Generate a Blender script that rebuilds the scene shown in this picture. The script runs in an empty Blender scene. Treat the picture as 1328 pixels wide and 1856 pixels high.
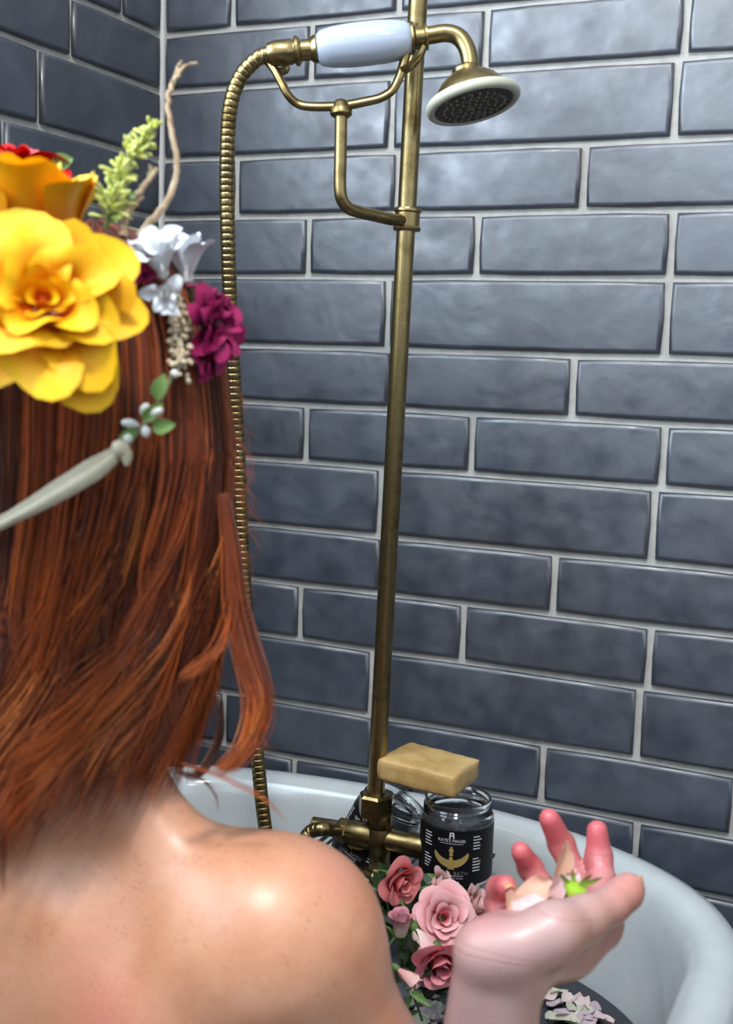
import bpy, math, random
import numpy as np
from mathutils import Vector, Matrix

# ------------------------------------------------------------------ camera, world, light, exposure
scene = bpy.context.scene
COL = scene.collection
FPX = 2214.29                                   # focal length in pixels of the 1328x1856 frame
CAM = np.array([0.85373, -1.27128, 1.07102])
YAW, PITCH, ROLL = -0.4203, -0.12945, 0.0322
def cam_axes():
    f = np.array([math.sin(YAW)*math.cos(PITCH), math.cos(YAW)*math.cos(PITCH), math.sin(PITCH)])
    r = np.array([math.cos(YAW), -math.sin(YAW), 0.0]); u = np.cross(r, f)
    c, s = math.cos(ROLL), math.sin(ROLL)
    return c*r+s*u, -s*r+c*u, f
AX_R, AX_U, AX_F = cam_axes()
cd = bpy.data.cameras.new('camera'); cam = bpy.data.objects.new('camera', cd); COL.objects.link(cam)
cd.sensor_fit = 'AUTO'; cd.sensor_width = 36.0; cd.lens = FPX/1856*36.0
cd.clip_start = 0.02
M = Matrix.Identity(4)
for i in range(3):
    M[i][0], M[i][1], M[i][2], M[i][3] = AX_R[i], AX_U[i], -AX_F[i], CAM[i]
cam.matrix_world = M
cd.dof.use_dof = True; cd.dof.focus_distance = 1.20; cd.dof.aperture_fstop = 6.5
scene.camera = cam

scene.view_settings.view_transform = 'Standard'
scene.view_settings.look = 'None'
scene.view_settings.gamma = 1.0
scene.view_settings.use_curve_mapping = False
scene.view_settings.exposure = 0.3
w = bpy.data.worlds.new('world'); scene.world = w; w.use_nodes = True
w.node_tree.nodes['Background'].inputs[0].default_value = (0.75, 0.85, 1.0, 1)
w.node_tree.nodes['Background'].inputs[1].default_value = 0.3

ADDED_LAMPS = [  # added unseen ceiling lamps: x, y, radius, watts, colour
    (0.70, -1.22, 0.14, 21.0, (1.0, 0.97, 0.93)),
    (1.45, -1.75, 0.16, 2.0, (1.0, 0.97, 0.93)),
]
ADDED_WINDOW_W = 68.0  # power of the light behind the added window

# ------------------------------------------------------------------ helpers
rng = random.Random(7)
nrg = np.random.default_rng(11)

def at(u, v, d):
    """point seen at pixel (u, v) of the photograph, d metres along the optical axis"""
    return CAM + d*((u-664)/FPX*AX_R - (v-928)/FPX*AX_U + AX_F)

def link(name, me, mat=None, parent=None):
    o = bpy.data.objects.new(name, me); COL.objects.link(o)
    if mat is not None and len(me.materials) == 0: me.materials.append(mat)
    if parent is not None: o.parent = parent
    return o

def tag(o, label=None, cat=None, group=None, kind=None):
    if label: o['label'] = label
    if cat: o['category'] = cat
    if group: o['group'] = group
    if kind: o['kind'] = kind
    return o

def empty(name, loc, label, cat, group=None, mat3=None):
    o = bpy.data.objects.new(name, None); COL.objects.link(o)
    o.empty_display_size = 0.02
    if mat3 is not None:
        m = Matrix([[*mat3[i], loc[i]] for i in range(3)] + [[0, 0, 0, 1]])
        o.matrix_world = m
    else:
        o.location = loc
    return tag(o, label, cat, group)

class MB:
    """collects shapes; build() links them as one mesh object"""
    def __init__(s): s.v = []; s.f = []; s.n = 0
    def add(s, v, f):
        v = np.asarray(v, float)
        s.v.append(v); s.f += [tuple(i+s.n for i in q) for q in f]; s.n += len(v); return s
    def box(s, c, h, rot=None):
        c = np.asarray(c, float); h = np.asarray(h, float)
        P = np.array([[x, y, z] for x in (-1, 1) for y in (-1, 1) for z in (-1, 1)])*h
        if rot is not None: P = P@np.asarray(rot).T
        return s.add(P+c, [(0, 1, 3, 2), (4, 6, 7, 5), (0, 4, 5, 1), (2, 3, 7, 6), (0, 2, 6, 4), (1, 5, 7, 3)])
    def tube(s, pts, rad, n=12, cap=True, flat=None):
        P = np.asarray(pts, float); m = len(P)
        R = np.full(m, rad, float) if np.isscalar(rad) else np.asarray(rad, float)
        T = np.gradient(P, axis=0); T /= np.linalg.norm(T, axis=1)[:, None]+1e-12
        a = np.array([0, 0, 1.0]) if abs(T[0][2]) < 0.9 else np.array([1.0, 0, 0])
        N = np.cross(T[0], a); N /= np.linalg.norm(N)
        ang = np.arange(n)*2*math.pi/n
        V = []
        for i in range(m):
            N = N - T[i]*(N@T[i]); N /= np.linalg.norm(N); B = np.cross(T[i], N)
            k = 1.0 if flat is None else flat
            V.append(P[i] + R[i]*(np.cos(ang)[:, None]*N + k*np.sin(ang)[:, None]*B))
        F = [(i*n+j, i*n+(j+1) % n, (i+1)*n+(j+1) % n, (i+1)*n+j) for i in range(m-1) for j in range(n)]
        if cap: F += [tuple(range(n))[::-1], tuple((m-1)*n+j for j in range(n))]
        return s.add(np.concatenate(V), F)
    def lathe(s, prof, o, ax, n=32, closed=False, ref=None):
        """prof: (radius, height) pairs along axis ax from o"""
        o = np.asarray(o, float); ax = np.asarray(ax, float); ax = ax/np.linalg.norm(ax)
        a = np.array([0, 0, 1.0]) if abs(ax[2]) < 0.9 else np.array([1.0, 0, 0])
        if ref is not None: a = np.asarray(ref, float)
        N = a-ax*(a@ax); N /= np.linalg.norm(N); B = np.cross(ax, N)
        ang = np.arange(n)*2*math.pi/n
        V = [o+ax*h+r*(np.cos(ang)[:, None]*N+np.sin(ang)[:, None]*B) for r, h in prof]
        m = len(prof)
        F = [(i*n+j, i*n+(j+1) % n, (i+1)*n+(j+1) % n, (i+1)*n+j) for i in range(m-1) for j in range(n)]
        if closed: F += [((m-1)*n+j, (m-1)*n+(j+1) % n, (j+1) % n, j) for j in range(n)]
        else: F += [tuple(range(n))[::-1], tuple((m-1)*n+j for j in range(n))]
        return s.add(np.concatenate(V), F)
    def mesh(s, name, smooth=True, angle=None):
        me = bpy.data.meshes.new(name)
        me.from_pydata(np.concatenate(s.v).tolist(), [], s.f)
        me.update()
        if smooth:
            me.shade_smooth()
            if angle: me.set_sharp_from_angle(angle=math.radians(angle))
        return me
    def build(s, name, mat, parent=None, smooth=True, angle=40):
        return link(name, s.mesh(name, smooth, angle), mat, parent)

def spline(pts, n):
    """Catmull-Rom through pts, n samples"""
    P = np.asarray(pts, float)
    Q = np.vstack([2*P[0]-P[1], P, 2*P[-1]-P[-2]])
    m = len(P)-1; t = np.linspace(0, m, n); i = np.minimum(t.astype(int), m-1); f = (t-i)[:, None]
    a, b, c, d = Q[i], Q[i+1], Q[i+2], Q[i+3]
    return 0.5*((2*b)+(c-a)*f+(2*a-5*b+4*c-d)*f**2+(3*b-a-3*c+d)*f**3)

def grid_mesh(V, nu, nv):
    F = [(i*nv+j, i*nv+j+1, (i+1)*nv+j+1, (i+1)*nv+j) for i in range(nu-1) for j in range(nv-1)]
    return V.reshape(-1, 3), F

def nrm(a): a = np.asarray(a, float); return a/np.linalg.norm(a)

def frame(z, x=(1, 0, 0)):
    z = nrm(z); x = np.asarray(x, float)
    if abs(nrm(x)@z) > 0.95: x = np.array([0, 1.0, 0])
    x = nrm(x-z*(x@z)); y = np.cross(z, x)
    return np.stack([x, y, z], 1)      # columns

# ------------------------------------------------------------------ materials
class Mat:
    def __init__(s, name, base=(0.5, 0.5, 0.5), rough=0.5, metal=0.0, **kw):
        s.m = bpy.data.materials.new(name); s.m.use_nodes = True
        s.t = s.m.node_tree; s.b = s.t.nodes['Principled BSDF']
        s.b.inputs['Base Color'].default_value = (*base, 1)
        s.b.inputs['Roughness'].default_value = rough; s.b.inputs['Metallic'].default_value = metal
        for k, v in kw.items():
            s.b.inputs[k.replace('_', ' ')].default_value = v
    def n(s, typ, **kw):
        nd = s.t.nodes.new(typ)
        for k, v in kw.items():
            if k in nd.inputs.keys() if isinstance(k, str) else False: nd.inputs[k].default_value = v
            else: setattr(nd, k, v)
        return nd
    def l(s, a, b): s.t.links.new(a, b)
    def coord(s, kind='Object'): return s.n('ShaderNodeTexCoord').outputs[kind]
    def noise(s, scale, detail=3, rough=0.5, vec=None, dist=0.0):
        nd = s.n('ShaderNodeTexNoise'); nd.inputs['Scale'].default_value = scale
        nd.inputs['Detail'].default_value = detail; nd.inputs['Roughness'].default_value = rough
        nd.inputs['Distortion'].default_value = dist
        s.l(vec if vec is not None else s.coord(), nd.inputs['Vector']); return nd.outputs['Fac']
    def ramp(s, fac, stops):
        nd = s.n('ShaderNodeValToRGB'); e = nd.color_ramp.elements
        while len(e) < len(stops): e.new(0.5)
        for q, (p, c) in zip(e, stops): q.position = p; q.color = (*c, 1) if len(c) == 3 else c
        s.l(fac, nd.inputs[0]); return nd.outputs[0]
    def mix(s, a, b, fac, mode='MIX'):
        nd = s.n('ShaderNodeMix'); nd.data_type = 'RGBA'; nd.blend_type = mode
        for sock, x in ((nd.inputs[0], fac), (nd.inputs[6], a), (nd.inputs[7], b)):
            if hasattr(x, 'is_output'): s.l(x, sock)
            else: sock.default_value = x if not isinstance(x, tuple) else (*x, 1)
        return nd.outputs[2]
    def math(s, op, a, b=0.0, clamp=False):
        nd = s.n('ShaderNodeMath'); nd.operation = op; nd.use_clamp = clamp
        for sock, x in ((nd.inputs[0], a), (nd.inputs[1], b)):
            if hasattr(x, 'is_output'): s.l(x, sock)
            else: sock.default_value = x
        return nd.outputs[0]
    def maprange(s, x, a, b, c, d):
        nd = s.n('ShaderNodeMapRange'); nd.clamp = True
        for i, q in enumerate((a, b, c, d)): nd.inputs[i+1].default_value = q
        s.l(x, nd.inputs[0]); return nd.outputs[0]
    def color(s, x): s.l(x, s.b.inputs['Base Color']); return s
    def rough(s, x): s.l(x, s.b.inputs['Roughness']); return s
    def bump(s, h, strength=0.3, dist=0.002):
        nd = s.n('ShaderNodeBump'); nd.inputs['Strength'].default_value = strength
        nd.inputs['Distance'].default_value = dist
        s.l(h, nd.inputs['Height']); s.l(nd.outputs[0], s.b.inputs['Normal']); return s

def mat_tile():
    m = Mat('glazed tile', rough=0.3, Specular_IOR_Level=1.0, IOR=1.72)
    oi = m.n('ShaderNodeObjectInfo').outputs['Random']
    geo = m.n('ShaderNodeNewGeometry').outputs['Position']
    c1 = m.noise(14, 4, 0.55, geo, 0.6); c2 = m.noise(60, 3, 0.6, geo)
    base = m.ramp(c1, [(0.3, (0.011, 0.018, 0.031)), (0.5, (0.019, 0.030, 0.050)), (0.74, (0.044, 0.061, 0.090))])
    base = m.mix(base, (0.028, 0.032, 0.052), m.math('MULTIPLY', c2, 0.45))
    val = m.n('ShaderNodeHueSaturation'); m.l(base, val.inputs['Color'])
    m.l(m.maprange(oi, 0, 1, 0.86, 1.14), val.inputs['Value'])
    # the glaze pools darker along the edges of every tile
    uv = m.n('ShaderNodeUVMap').outputs[0]
    sx = m.n('ShaderNodeSeparateXYZ'); m.l(uv, sx.inputs[0])
    edge = m.math('MINIMUM', sx.outputs[0], sx.outputs[1])
    en = m.math('ADD', edge, m.math('MULTIPLY', m.math('SUBTRACT', m.noise(70, 2, 0.5, geo), 0.5), 0.006))
    k = m.maprange(en, 0.0015, 0.0060, 0.34, 0.0)
    m.color(m.mix(val.outputs[0], (0.008, 0.012, 0.018), k))
    m.rough(m.maprange(m.noise(30, 3, 0.5, geo), 0.3, 0.7, 0.36, 0.62))
    h = m.math('ADD', m.math('MULTIPLY', m.noise(16, 2, 0.45, geo, 0.4), 1.0), m.math('MULTIPLY', m.noise(95, 3, 0.5, geo), 0.10))
    m.bump(h, 0.62, 0.004)
    return m.m
def mat_grout():
    m = Mat('grout', rough=0.9)
    geo = m.n('ShaderNodeNewGeometry').outputs['Position']
    m.color(m.ramp(m.noise(45, 5, 0.65, geo), [(0.3, (0.36, 0.35, 0.325)), (0.7, (0.49, 0.48, 0.45))]))
    m.bump(m.noise(700, 3, 0.6, geo), 0.5, 0.0008); return m.m
def mat_paint(name, c):
    m = Mat(name, c, 0.7)
    m.bump(m.noise(220, 3), 0.15, 0.001); return m.m
def mat_enamel():
    m = Mat('white enamel', (0.80, 0.83, 0.85), 0.14, Coat_Weight=0.3, Coat_Roughness=0.06)
    m.color(m.ramp(m.noise(9, 5, 0.6), [(0.35, (0.45, 0.49, 0.50)), (0.65, (0.52, 0.56, 0.57))]))
    return m.m
def mat_brass():
    m = Mat('aged brass', rough=0.3, metal=1.0)
    n1 = m.noise(38, 5, 0.65); n2 = m.noise(240, 3, 0.6)
    c = m.ramp(n1, [(0.28, (0.13, 0.088, 0.034)), (0.48, (0.27, 0.205, 0.09)), (0.75, (0.37, 0.29, 0.14))])
    m.color(m.mix(c, (0.17, 0.10, 0.05), m.maprange(n2, 0.55, 0.75, 0, 0.5)))
    m.rough(m.maprange(n1, 0.3, 0.7, 0.40, 0.24)); m.bump(n2, 0.06, 0.0008); return m.m
def crease(u, v, d, dx, dy, rad=.013, wid=.0007): return (at(u, v, d), nrm(dx*AX_R+dy*AX_U), rad, wid)
CREASES = [crease(1083, 1551, .853, .02, 1), crease(1086, 1588, .845, .02, 1), crease(1012, 1530, .863, -.35, .95), crease(1034, 1580, .855, -.25, .95),
           crease(957, 1568, .855, -.5, .85), crease(975, 1605, .85, -.3, .9), crease(905, 1632, .825, 0, 1, .011), crease(1112, 1632, .79, .75, .5, .014),
           crease(868, 1735, .752, .1, 1, .045, .0008), crease(900, 1728, .75, .16, 1, .03, .0007), crease(985, 1655, .755, .25, 1, .05, .0006)]
def mat_skin():
    m = Mat('skin', rough=0.38, Subsurface_Weight=0.22, Subsurface_Scale=0.012)
    m.b.inputs['Subsurface Radius'].default_value = (1.0, 0.35, 0.2)
    at_ = m.n('ShaderNodeAttribute', attribute_name='flush').outputs['Fac']
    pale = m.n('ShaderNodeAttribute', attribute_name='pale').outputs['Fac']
    base = m.ramp(m.noise(22, 5, 0.6), [(0.3, (0.49, 0.215, 0.118)), (0.55, (0.56, 0.270, 0.158)), (0.75, (0.60, 0.315, 0.20))])
    base = m.mix(base, (0.53, 0.20, 0.145), m.maprange(m.noise(11, 3), 0.56, 0.75, 0, 0.55))
    # freckles
    fr = m.n('ShaderNodeTexVoronoi'); fr.inputs['Scale'].default_value = 210; m.l(m.coord(), fr.inputs['Vector'])
    mask = m.maprange(m.noise(40, 3), 0.44, 0.60, 0, 1)
    dots = m.math('MULTIPLY', m.maprange(fr.outputs['Distance'], 0.10, 0.34, 0.42, 0), mask)
    base = m.mix(base, (0.27, 0.10, 0.05), m.math('MULTIPLY', dots, m.math('SUBTRACT', 1.0, pale, True)))
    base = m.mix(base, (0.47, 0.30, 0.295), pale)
    base = m.mix(base, (0.58, 0.125, 0.14), at_)
    m.color(base)
    m.rough(m.maprange(m.noise(60, 4), 0.3, 0.7, 0.30, 0.46))
    m.b.inputs['Coat Weight'].default_value = 0.16; m.b.inputs['Coat Roughness'].default_value = 0.28
    h = m.math('ADD', m.noise(420, 4, 0.6), m.math('MULTIPLY', m.noise(130, 3), 0.7))
    pos = m.n('ShaderNodeNewGeometry').outputs['Position']
    cr = None
    for c, ax_, rad, wid in CREASES:
        d = m.n('ShaderNodeVectorMath', operation='SUBTRACT'); m.l(pos, d.inputs[0]); d.inputs[1].default_value = c
        dt = m.n('ShaderNodeVectorMath', operation='DOT_PRODUCT'); m.l(d.outputs[0], dt.inputs[0]); dt.inputs[1].default_value = ax_
        ln = m.n('ShaderNodeVectorMath', operation='LENGTH'); m.l(d.outputs[0], ln.inputs[0])
        band = m.maprange(m.math('ABSOLUTE', dt.outputs['Value']), 0.0, wid, 1.0, 0.0)
        one = m.math('MULTIPLY', band, m.maprange(ln.outputs['Value'], rad*.7, rad, 1.0, 0.0))
        cr = one if cr is None else m.math('MAXIMUM', cr, one)
    m.color(m.mix(base, (0.36, 0.10, 0.08), m.math('MULTIPLY', cr, 0.28)))
    h = m.math('SUBTRACT', h, m.math('MULTIPLY', cr, 1.4))
    m.bump(h, 0.25, 0.0012); return m.m
def mat_hair():
    m = Mat('red hair', rough=0.38, Specular_IOR_Level=0.35, Specular_Tint=(1.0, 0.55, 0.3, 1))
    a = m.n('ShaderNodeAttribute', attribute_name='tone').outputs['Fac']
    m.color(m.ramp(a, [(0.0, (0.020, 0.004, 0.002)), (0.35, (0.12, 0.018, 0.005)), (0.65, (0.36, 0.066, 0.011)), (0.85, (0.56, 0.125, 0.022)), (1.0, (0.70, 0.22, 0.05))]))
    m.b.inputs['Sheen Weight'].default_value = 0.1
    return m.m
def mat_simple(name, c, rough=0.5, var=None, scale=30, bump=0.0, **kw):
    m = Mat(name, c, rough, **kw)
    if var: m.color(m.ramp(m.noise(scale, 4, 0.6), [(0.3, c), (0.7, var)]))
    if bump: m.bump(m.noise(scale*4, 3), bump, 0.002)
    return m.m
def mat_petal(name, tip, base, rough=0.55, sss=0.25, trans=0.0):
    m = Mat(name, tip, rough, Subsurface_Weight=sss, Subsurface_Scale=0.004, Specular_IOR_Level=0.3)
    a = m.n('ShaderNodeAttribute', attribute_name='along').outputs['Fac']
    n1 = m.math('ADD', a, m.math('MULTIPLY', m.math('SUBTRACT', m.noise(60, 3), 0.5), 0.35))
    m.color(m.ramp(n1, [(0.18, base), (0.92, tip)]))
    m.bump(m.noise(300, 3), 0.12, 0.0008); return m.m
def mat_glass():
    m = Mat('clear glass', (0.96, 0.98, 0.98), 0.02, Transmission_Weight=1.0, IOR=1.46); return m.m
def mat_emit(name, c, s):
    m = Mat(name, c, 0.5); m.b.inputs['Emission Color'].default_value = (*c, 1); m.b.inputs['Emission Strength'].default_value = s; return m.m

TILE, GROUT, ENAMEL, BRASS = mat_tile(), mat_grout(), mat_enamel(), mat_brass()
SKIN, HAIR, GLASS = mat_skin(), mat_hair(), mat_glass()
PAINT = mat_paint('white wall paint', (0.78, 0.79, 0.80))
CEIL = mat_paint('white ceiling paint', (0.84, 0.84, 0.84))

# ------------------------------------------------------------------ room shell
RX, RY, RH = 2.3, -2.7, 2.45
def slab(name, x0, x1, y0, y1, z0, z1, mat):
    o = MB().box(((x0+x1)/2, (y0+y1)/2, (z0+z1)/2), ((x1-x0)/2, (y1-y0)/2, (z1-z0)/2)).build(name, mat, smooth=False)
    o['kind'] = 'structure'; return o
fm = Mat('floor tile', (0.10, 0.10, 0.105), 0.35)
fm.color(fm.ramp(fm.noise(6, 5, 0.6), [(0.3, (0.085, 0.085, 0.09)), (0.7, (0.15, 0.15, 0.155))]))
slab('floor', -0.1, RX+0.1, RY-0.1, 0.1, -0.1, 0.0, fm.m)
slab('ceiling', -0.1, RX+0.1, RY-0.1, 0.1, RH, RH+0.1, CEIL)
wall_back = slab('wall_back', -0.1, RX+0.1, 0.0012, 0.1, 0, RH, GROUT)
slab('wall_right', RX, RX+0.1, RY-0.1, 0.0012, 0, RH, PAINT)
slab('wall_front', -0.1, RX, RY-0.1, RY, 0, RH, PAINT)
# left wall: tiled round the bath, painted beyond, with an added window opening beside the photographer
TILED = -0.42
WY0, WY1, WZ0, WZ1 = -2.35, -0.46, 1.24, 2.34
wf = MB()
def lw(y0, y1, z0, z1): wf.box((-0.0506, (y0+y1)/2, (z0+z1)/2), (0.0494, (y1-y0)/2, (z1-z0)/2))
lw(TILED, 0.0012, 0, RH)
wall_left = wf.build('wall_left', GROUT, smooth=False); wall_left['kind'] = 'structure'
wf = MB()
lw(RY, WY0, 0, RH); lw(WY1, TILED, 0, RH); lw(WY0, WY1, 0, WZ0); lw(WY0, WY1, WZ1, RH)
tag(wf.build('wall_left', PAINT, smooth=False), kind='structure')
# dark dado added out of view to darken reflections in the low tile rows
ADDED_DADO = mat_simple('added dado', (0.035, 0.04, 0.048), 0.4, (0.05, 0.056, 0.065), 12)
for nm, c, h in (('trim_2', (0.005, (RY+TILED)/2, .57), (.005, (TILED-RY)/2-.001, .57)), ('trim_3', (RX/2, RY+.005, .57), (RX/2-.011, .005, .57)), ('trim_4', (RX-.005, RY/2, .57), (.005, -RY/2-.011, .57))):
    tag(MB().box(c, h).build(nm, ADDED_DADO, smooth=False), kind='structure')
m = MB()
for y0, y1, z0, z1 in ((WY0, WY1, WZ0, WZ0+.05), (WY0, WY1, WZ1-.05, WZ1), (WY0, WY0+.05, WZ0, WZ1), (WY1-.05, WY1, WZ0, WZ1), ((WY0+WY1)/2-.02, (WY0+WY1)/2+.02, WZ0, WZ1)):
    m.box((-.05, (y0+y1)/2, (z0+z1)/2), (0.025, (y1-y0)/2, (z1-z0)/2))
win = m.build('added_window_1', mat_simple('added window frame', (0.7, 0.7, 0.7), 0.4), smooth=False); win['kind'] = 'structure'  # unseen window, added so the tiles have something bright to reflect
pm = bpy.data.materials.new('added pane'); pm.use_nodes = True; nt = pm.node_tree; nt.nodes.clear()
t_, g_, mx_, o_ = (nt.nodes.new(k) for k in ('ShaderNodeBsdfTransparent', 'ShaderNodeBsdfGlossy', 'ShaderNodeMixShader', 'ShaderNodeOutputMaterial'))
g_.inputs['Roughness'].default_value = 0.02; mx_.inputs[0].default_value = 0.06
nt.links.new(t_.outputs[0], mx_.inputs[1]); nt.links.new(g_.outputs[0], mx_.inputs[2]); nt.links.new(mx_.outputs[0], o_.inputs[0])
for y0, y1 in ((WY0+.05, (WY0+WY1)/2-.02), ((WY0+WY1)/2+.02, WY1-.05)):
    MB().box((-.05, (y0+y1)/2, (WZ0+WZ1)/2), (0.003, (y1-y0)/2, (WZ1-WZ0)/2-.05)).build('pane', pm, win, smooth=False)
al = bpy.data.lights.new('added_window_light', 'AREA'); al.shape = 'RECTANGLE'; al.size = WZ1-WZ0; al.size_y = WY1-WY0  # area light shining in through the added window
al.energy = ADDED_WINDOW_W; al.color = (0.74, 0.87, 1.0)
ao = bpy.data.objects.new('added_window_light', al); COL.objects.link(ao)
ao.location = (-.13, (WY0+WY1)/2, (WZ0+WZ1)/2); ao.rotation_euler = (0, math.radians(-90), 0)

# ------------------------------------------------------------------ hand-made tiles on both walls
ZL = {0: 1.436, 1: 1.371, 2: 1.292, 3: 1.2240, 4: 1.1555, 5: 1.0755, 6: 1.0090, 7: 0.9425, 8: 0.8635, 9: 0.7970, 10: 0.7300, 11: 0.6510, 12: 0.5840}
def pitch(k): return 0.0793 if k % 3 == 1 else 0.067
for k in range(-1, -8, -1): ZL[k] = ZL[k+1]+pitch(k)
for k in range(12, 18): ZL[k+1] = ZL[k]-pitch(k)
def tile_mesh(L, H, r):
    g = 0.0032
    L2, H2 = L-2*g, H-2*g
    xs = np.array([0, L2*0.25, L2*0.5, L2*0.75, L2]); zs = np.array([0, H2*0.5, H2])
    per = [(i, 0) for i in range(5)]+[(4, 1)]+[(4-i, 2) for i in range(5)]+[(0, 1)]
    def ring(inset, dep, jit):
        out = []
        for (i, j) in per:
            x = min(max(xs[i], inset), L2-inset); z = min(max(zs[j], inset), H2-inset)
            if i in (0, 4) and j in (0, 2):       # clipped corners
                c = 0.0009
                x += c if i == 0 else -c; z += c if j == 0 else -c
            out.append((x+r.uniform(-jit, jit)+g, dep, z+r.uniform(-jit, jit)+g))
        return out
    r0 = ring(0, 0.004, 0.0005); off = [(p[0], -0.0010, p[2]) for p in r0]
    r2 = ring(0.0011, -0.0037, 0.0003); r3 = ring(0.0050, -0.0040, 0.0)
    mid = [(xs[i]+g, -0.0041, zs[1]+g) for i in range(1, 4)]
    V = r0+off+r2+r3+mid; n = len(per)
    F = []
    for k in range(3):
        for j in range(n): F.append((k*n+j, k*n+(j+1) % n, (k+1)*n+(j+1) % n, (k+1)*n+j))
    b = 3*n; c = 4*n
    for i in range(4):   # inner field: bottom row and top row around the three middle points
        lo0, lo1 = b+i, b+i+1; hi0, hi1 = b+10-i, b+9-i
        m0 = b+11 if i == 0 else c+i-1; m1 = b+5 if i == 3 else c+i
        F += [(lo0, lo1, m1, m0), (m0, m1, hi1, hi0)]
    me = bpy.data.meshes.new('tile'); me.from_pydata(V, [], F); me.update(); me.shade_smooth()
    uv = me.uv_layers.new(name='UVMap')
    for lp in me.loops:
        x, y, z = me.vertices[lp.vertex_index].co
        uv.data[lp.index].uv = (max(0, min(x-g, L-g-x)), max(0, min(z-g, H-g-z)))
    me.materials.append(TILE)
    return me
def lay_row(parent, k, joints, left=False):
    z1, z0 = ZL[k], ZL[k+1]
    for a, b in zip(joints[:-1], joints[1:]):
        if b-a < 0.025: continue
        me = tile_mesh(b-a, z1-z0, rng)
        o = link('tile', me, None, parent)
        t = rng.uniform(-0.0035, 0.0035)
        if left: o.matrix_world = Matrix.Translation((0, -b, z0)) @ Matrix.Rotation(math.radians(90), 4, 'Z') @ Matrix.Rotation(t*2.2, 4, 'X')
        else: o.matrix_world = Matrix.Translation((a, 0, z0)) @ Matrix.Rotation(t*2.2, 4, 'X') @ Matrix.Rotation(t*0.6, 4, 'Z')
BACK = {-1: [0, .098, .305, .51, .715], 0: [0, .2005, .4065, .614, .819], 1: [0, .301, .6085, .917], 2: [0, .107, .311, .5195, .724], 3: [0, .2025, .406, .613, .818],
        4: [0, .304, .613, .921], 5: [0, .108, .312, .5195, .724], 6: [0, .206, .410, .6185, .823], 7: [0, .3025, .6125, .921], 8: [0, .104, .308, .5105, .715],
        9: [0, .204, .409, .617, .822], 10: [0, .299, .6095, .918], 11: [0, .102, .305, .5085, .714], 12: [0, .201, .409, .615, .820]}
for k in range(-6, 17):
    j = BACK.get(k) or {1: [0, .303, .611, .92], 2: [0, .105, .309, .515, .72], 0: [0, .203, .409, .616, .82]}[k % 3]
    st = .308 if k % 3 == 1 else .205
    j = list(j)
    while j[-1] < 1.25: j.append(j[-1]+st)
    lay_row(wall_back, k, [max(q, 0.004) for q in j])
LEFT = {-1: [0, .082], 0: [0, .173], 1: [0, .226], 2: [0, .076, .280]}
for k in range(-6, 17):
    j = list(LEFT.get(k) or {1: [0, .226], 2: [0, .078], 0: [0, .173]}[k % 3])
    st = .308 if k % 3 == 1 else .205
    while j[-1] < 0.42: j.append(min(j[-1]+st, 0.42))
    lay_row(wall_left, k, [max(q, 0.004) for q in j], True)
# sealant bead in the corner
tr = MB().tube([(0.0012, -0.0012, 0.02), (0.0012, -0.0012, 1.0), (0.0012, -0.0012, RH-0.02)], 0.0042, 8).build('trim_1', mat_simple('sealant', (0.60, 0.60, 0.585), 0.6))
tr['kind'] = 'structure'

# ------------------------------------------------------------------ added ceiling lamps, out of view
ADDED_LAMP_GLOW = mat_emit('added lamp glow', (1.0, 0.97, 0.93), 6.0)
ADDED_LAMP_RIM = mat_simple('lamp rim', (0.75, 0.75, 0.75), 0.3)
for i, (x, y, r, wts, c) in enumerate(ADDED_LAMPS):
    e = empty('added_ceiling_lamp', (x, y, RH), ('added round flush ceiling lamp above the bathtub', 'added round flush ceiling lamp nearer the added window')[i], 'lamp', 'added ceiling lamps')
    a = MB().lathe([(r+.02, 0), (r+.02, -.03), (r, -.035), (r, -.01), (0.001, -.01)], (0, 0, 0), (0, 0, 1), 40).build('lamp_rim', ADDED_LAMP_RIM, e)
    b = MB().lathe([(r, -.012), (r, -.03), (r*.6, -.038), (0.001, -.04)], (0, 0, 0), (0, 0, 1), 40).build('diffuser', ADDED_LAMP_GLOW, e)
    ld = bpy.data.lights.new('added_lamp_light', 'AREA'); ld.shape = 'DISK'; ld.size = 2*r; ld.energy = wts; ld.color = c
    lo = bpy.data.objects.new('added_lamp_light', ld); COL.objects.link(lo); lo.parent = e; lo.location = (0, 0, -0.045)

# ------------------------------------------------------------------ bathtub
TX, TYF, TYN, RIM = 0.358, -0.292, -1.40, 0.580
def tub_outline(s, n=120):
    """plan outline inset by s"""
    out = []
    for i in range(n):
        t = 2*math.pi*i/n
        c, q = math.cos(t), math.sin(t)
        right = c >= 0
        a = (0.405 if right else 0.352)-s; ex = 2.3 if right else 2.3+0.7*min(1, abs(c)*1.6)
        b = 0.28-s
        x = TX + math.copysign(abs(c)**(2/ex), c)*a
        yy = math.copysign(abs(q)**(2/ex), q)*b
        y = (TYF+yy) if q >= 0 else (TYN+yy)
        out.append((x, y))
    return np.array(out)
prof = [(.20, .125), (.14, .17), (.095, .25), (.070, .38), (.056, .50), (.050, .535), (.040, .5455), (.026, .5425), (.010, .5465), (.001, .556), (-.001, .566), (.006, .5745), (.018, .5795), (.030, .580),
        (.040, .5765), (.047, .568), (.051, .555), (.055, .530), (.066, .45), (.086, .34), (.120, .23), (.165, .178), (.215, .160), (.27, .155)]
V = []; N = 120
for s, z in prof: V.append(np.column_stack([tub_outline(s, N), np.full(N, z)]))
F = [(i*N+j, i*N+(j+1) % N, (i+1)*N+(j+1) % N, (i+1)*N+j) for i in range(len(prof)-1) for j in range(N)]
F += [tuple(range(N))[::-1], tuple((len(prof)-1)*N+j for j in range(N))]
tub = empty('bathtub', (TX, -0.85, 0), 'white roll-top bathtub standing against the tiled wall', 'bathtub')
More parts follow.
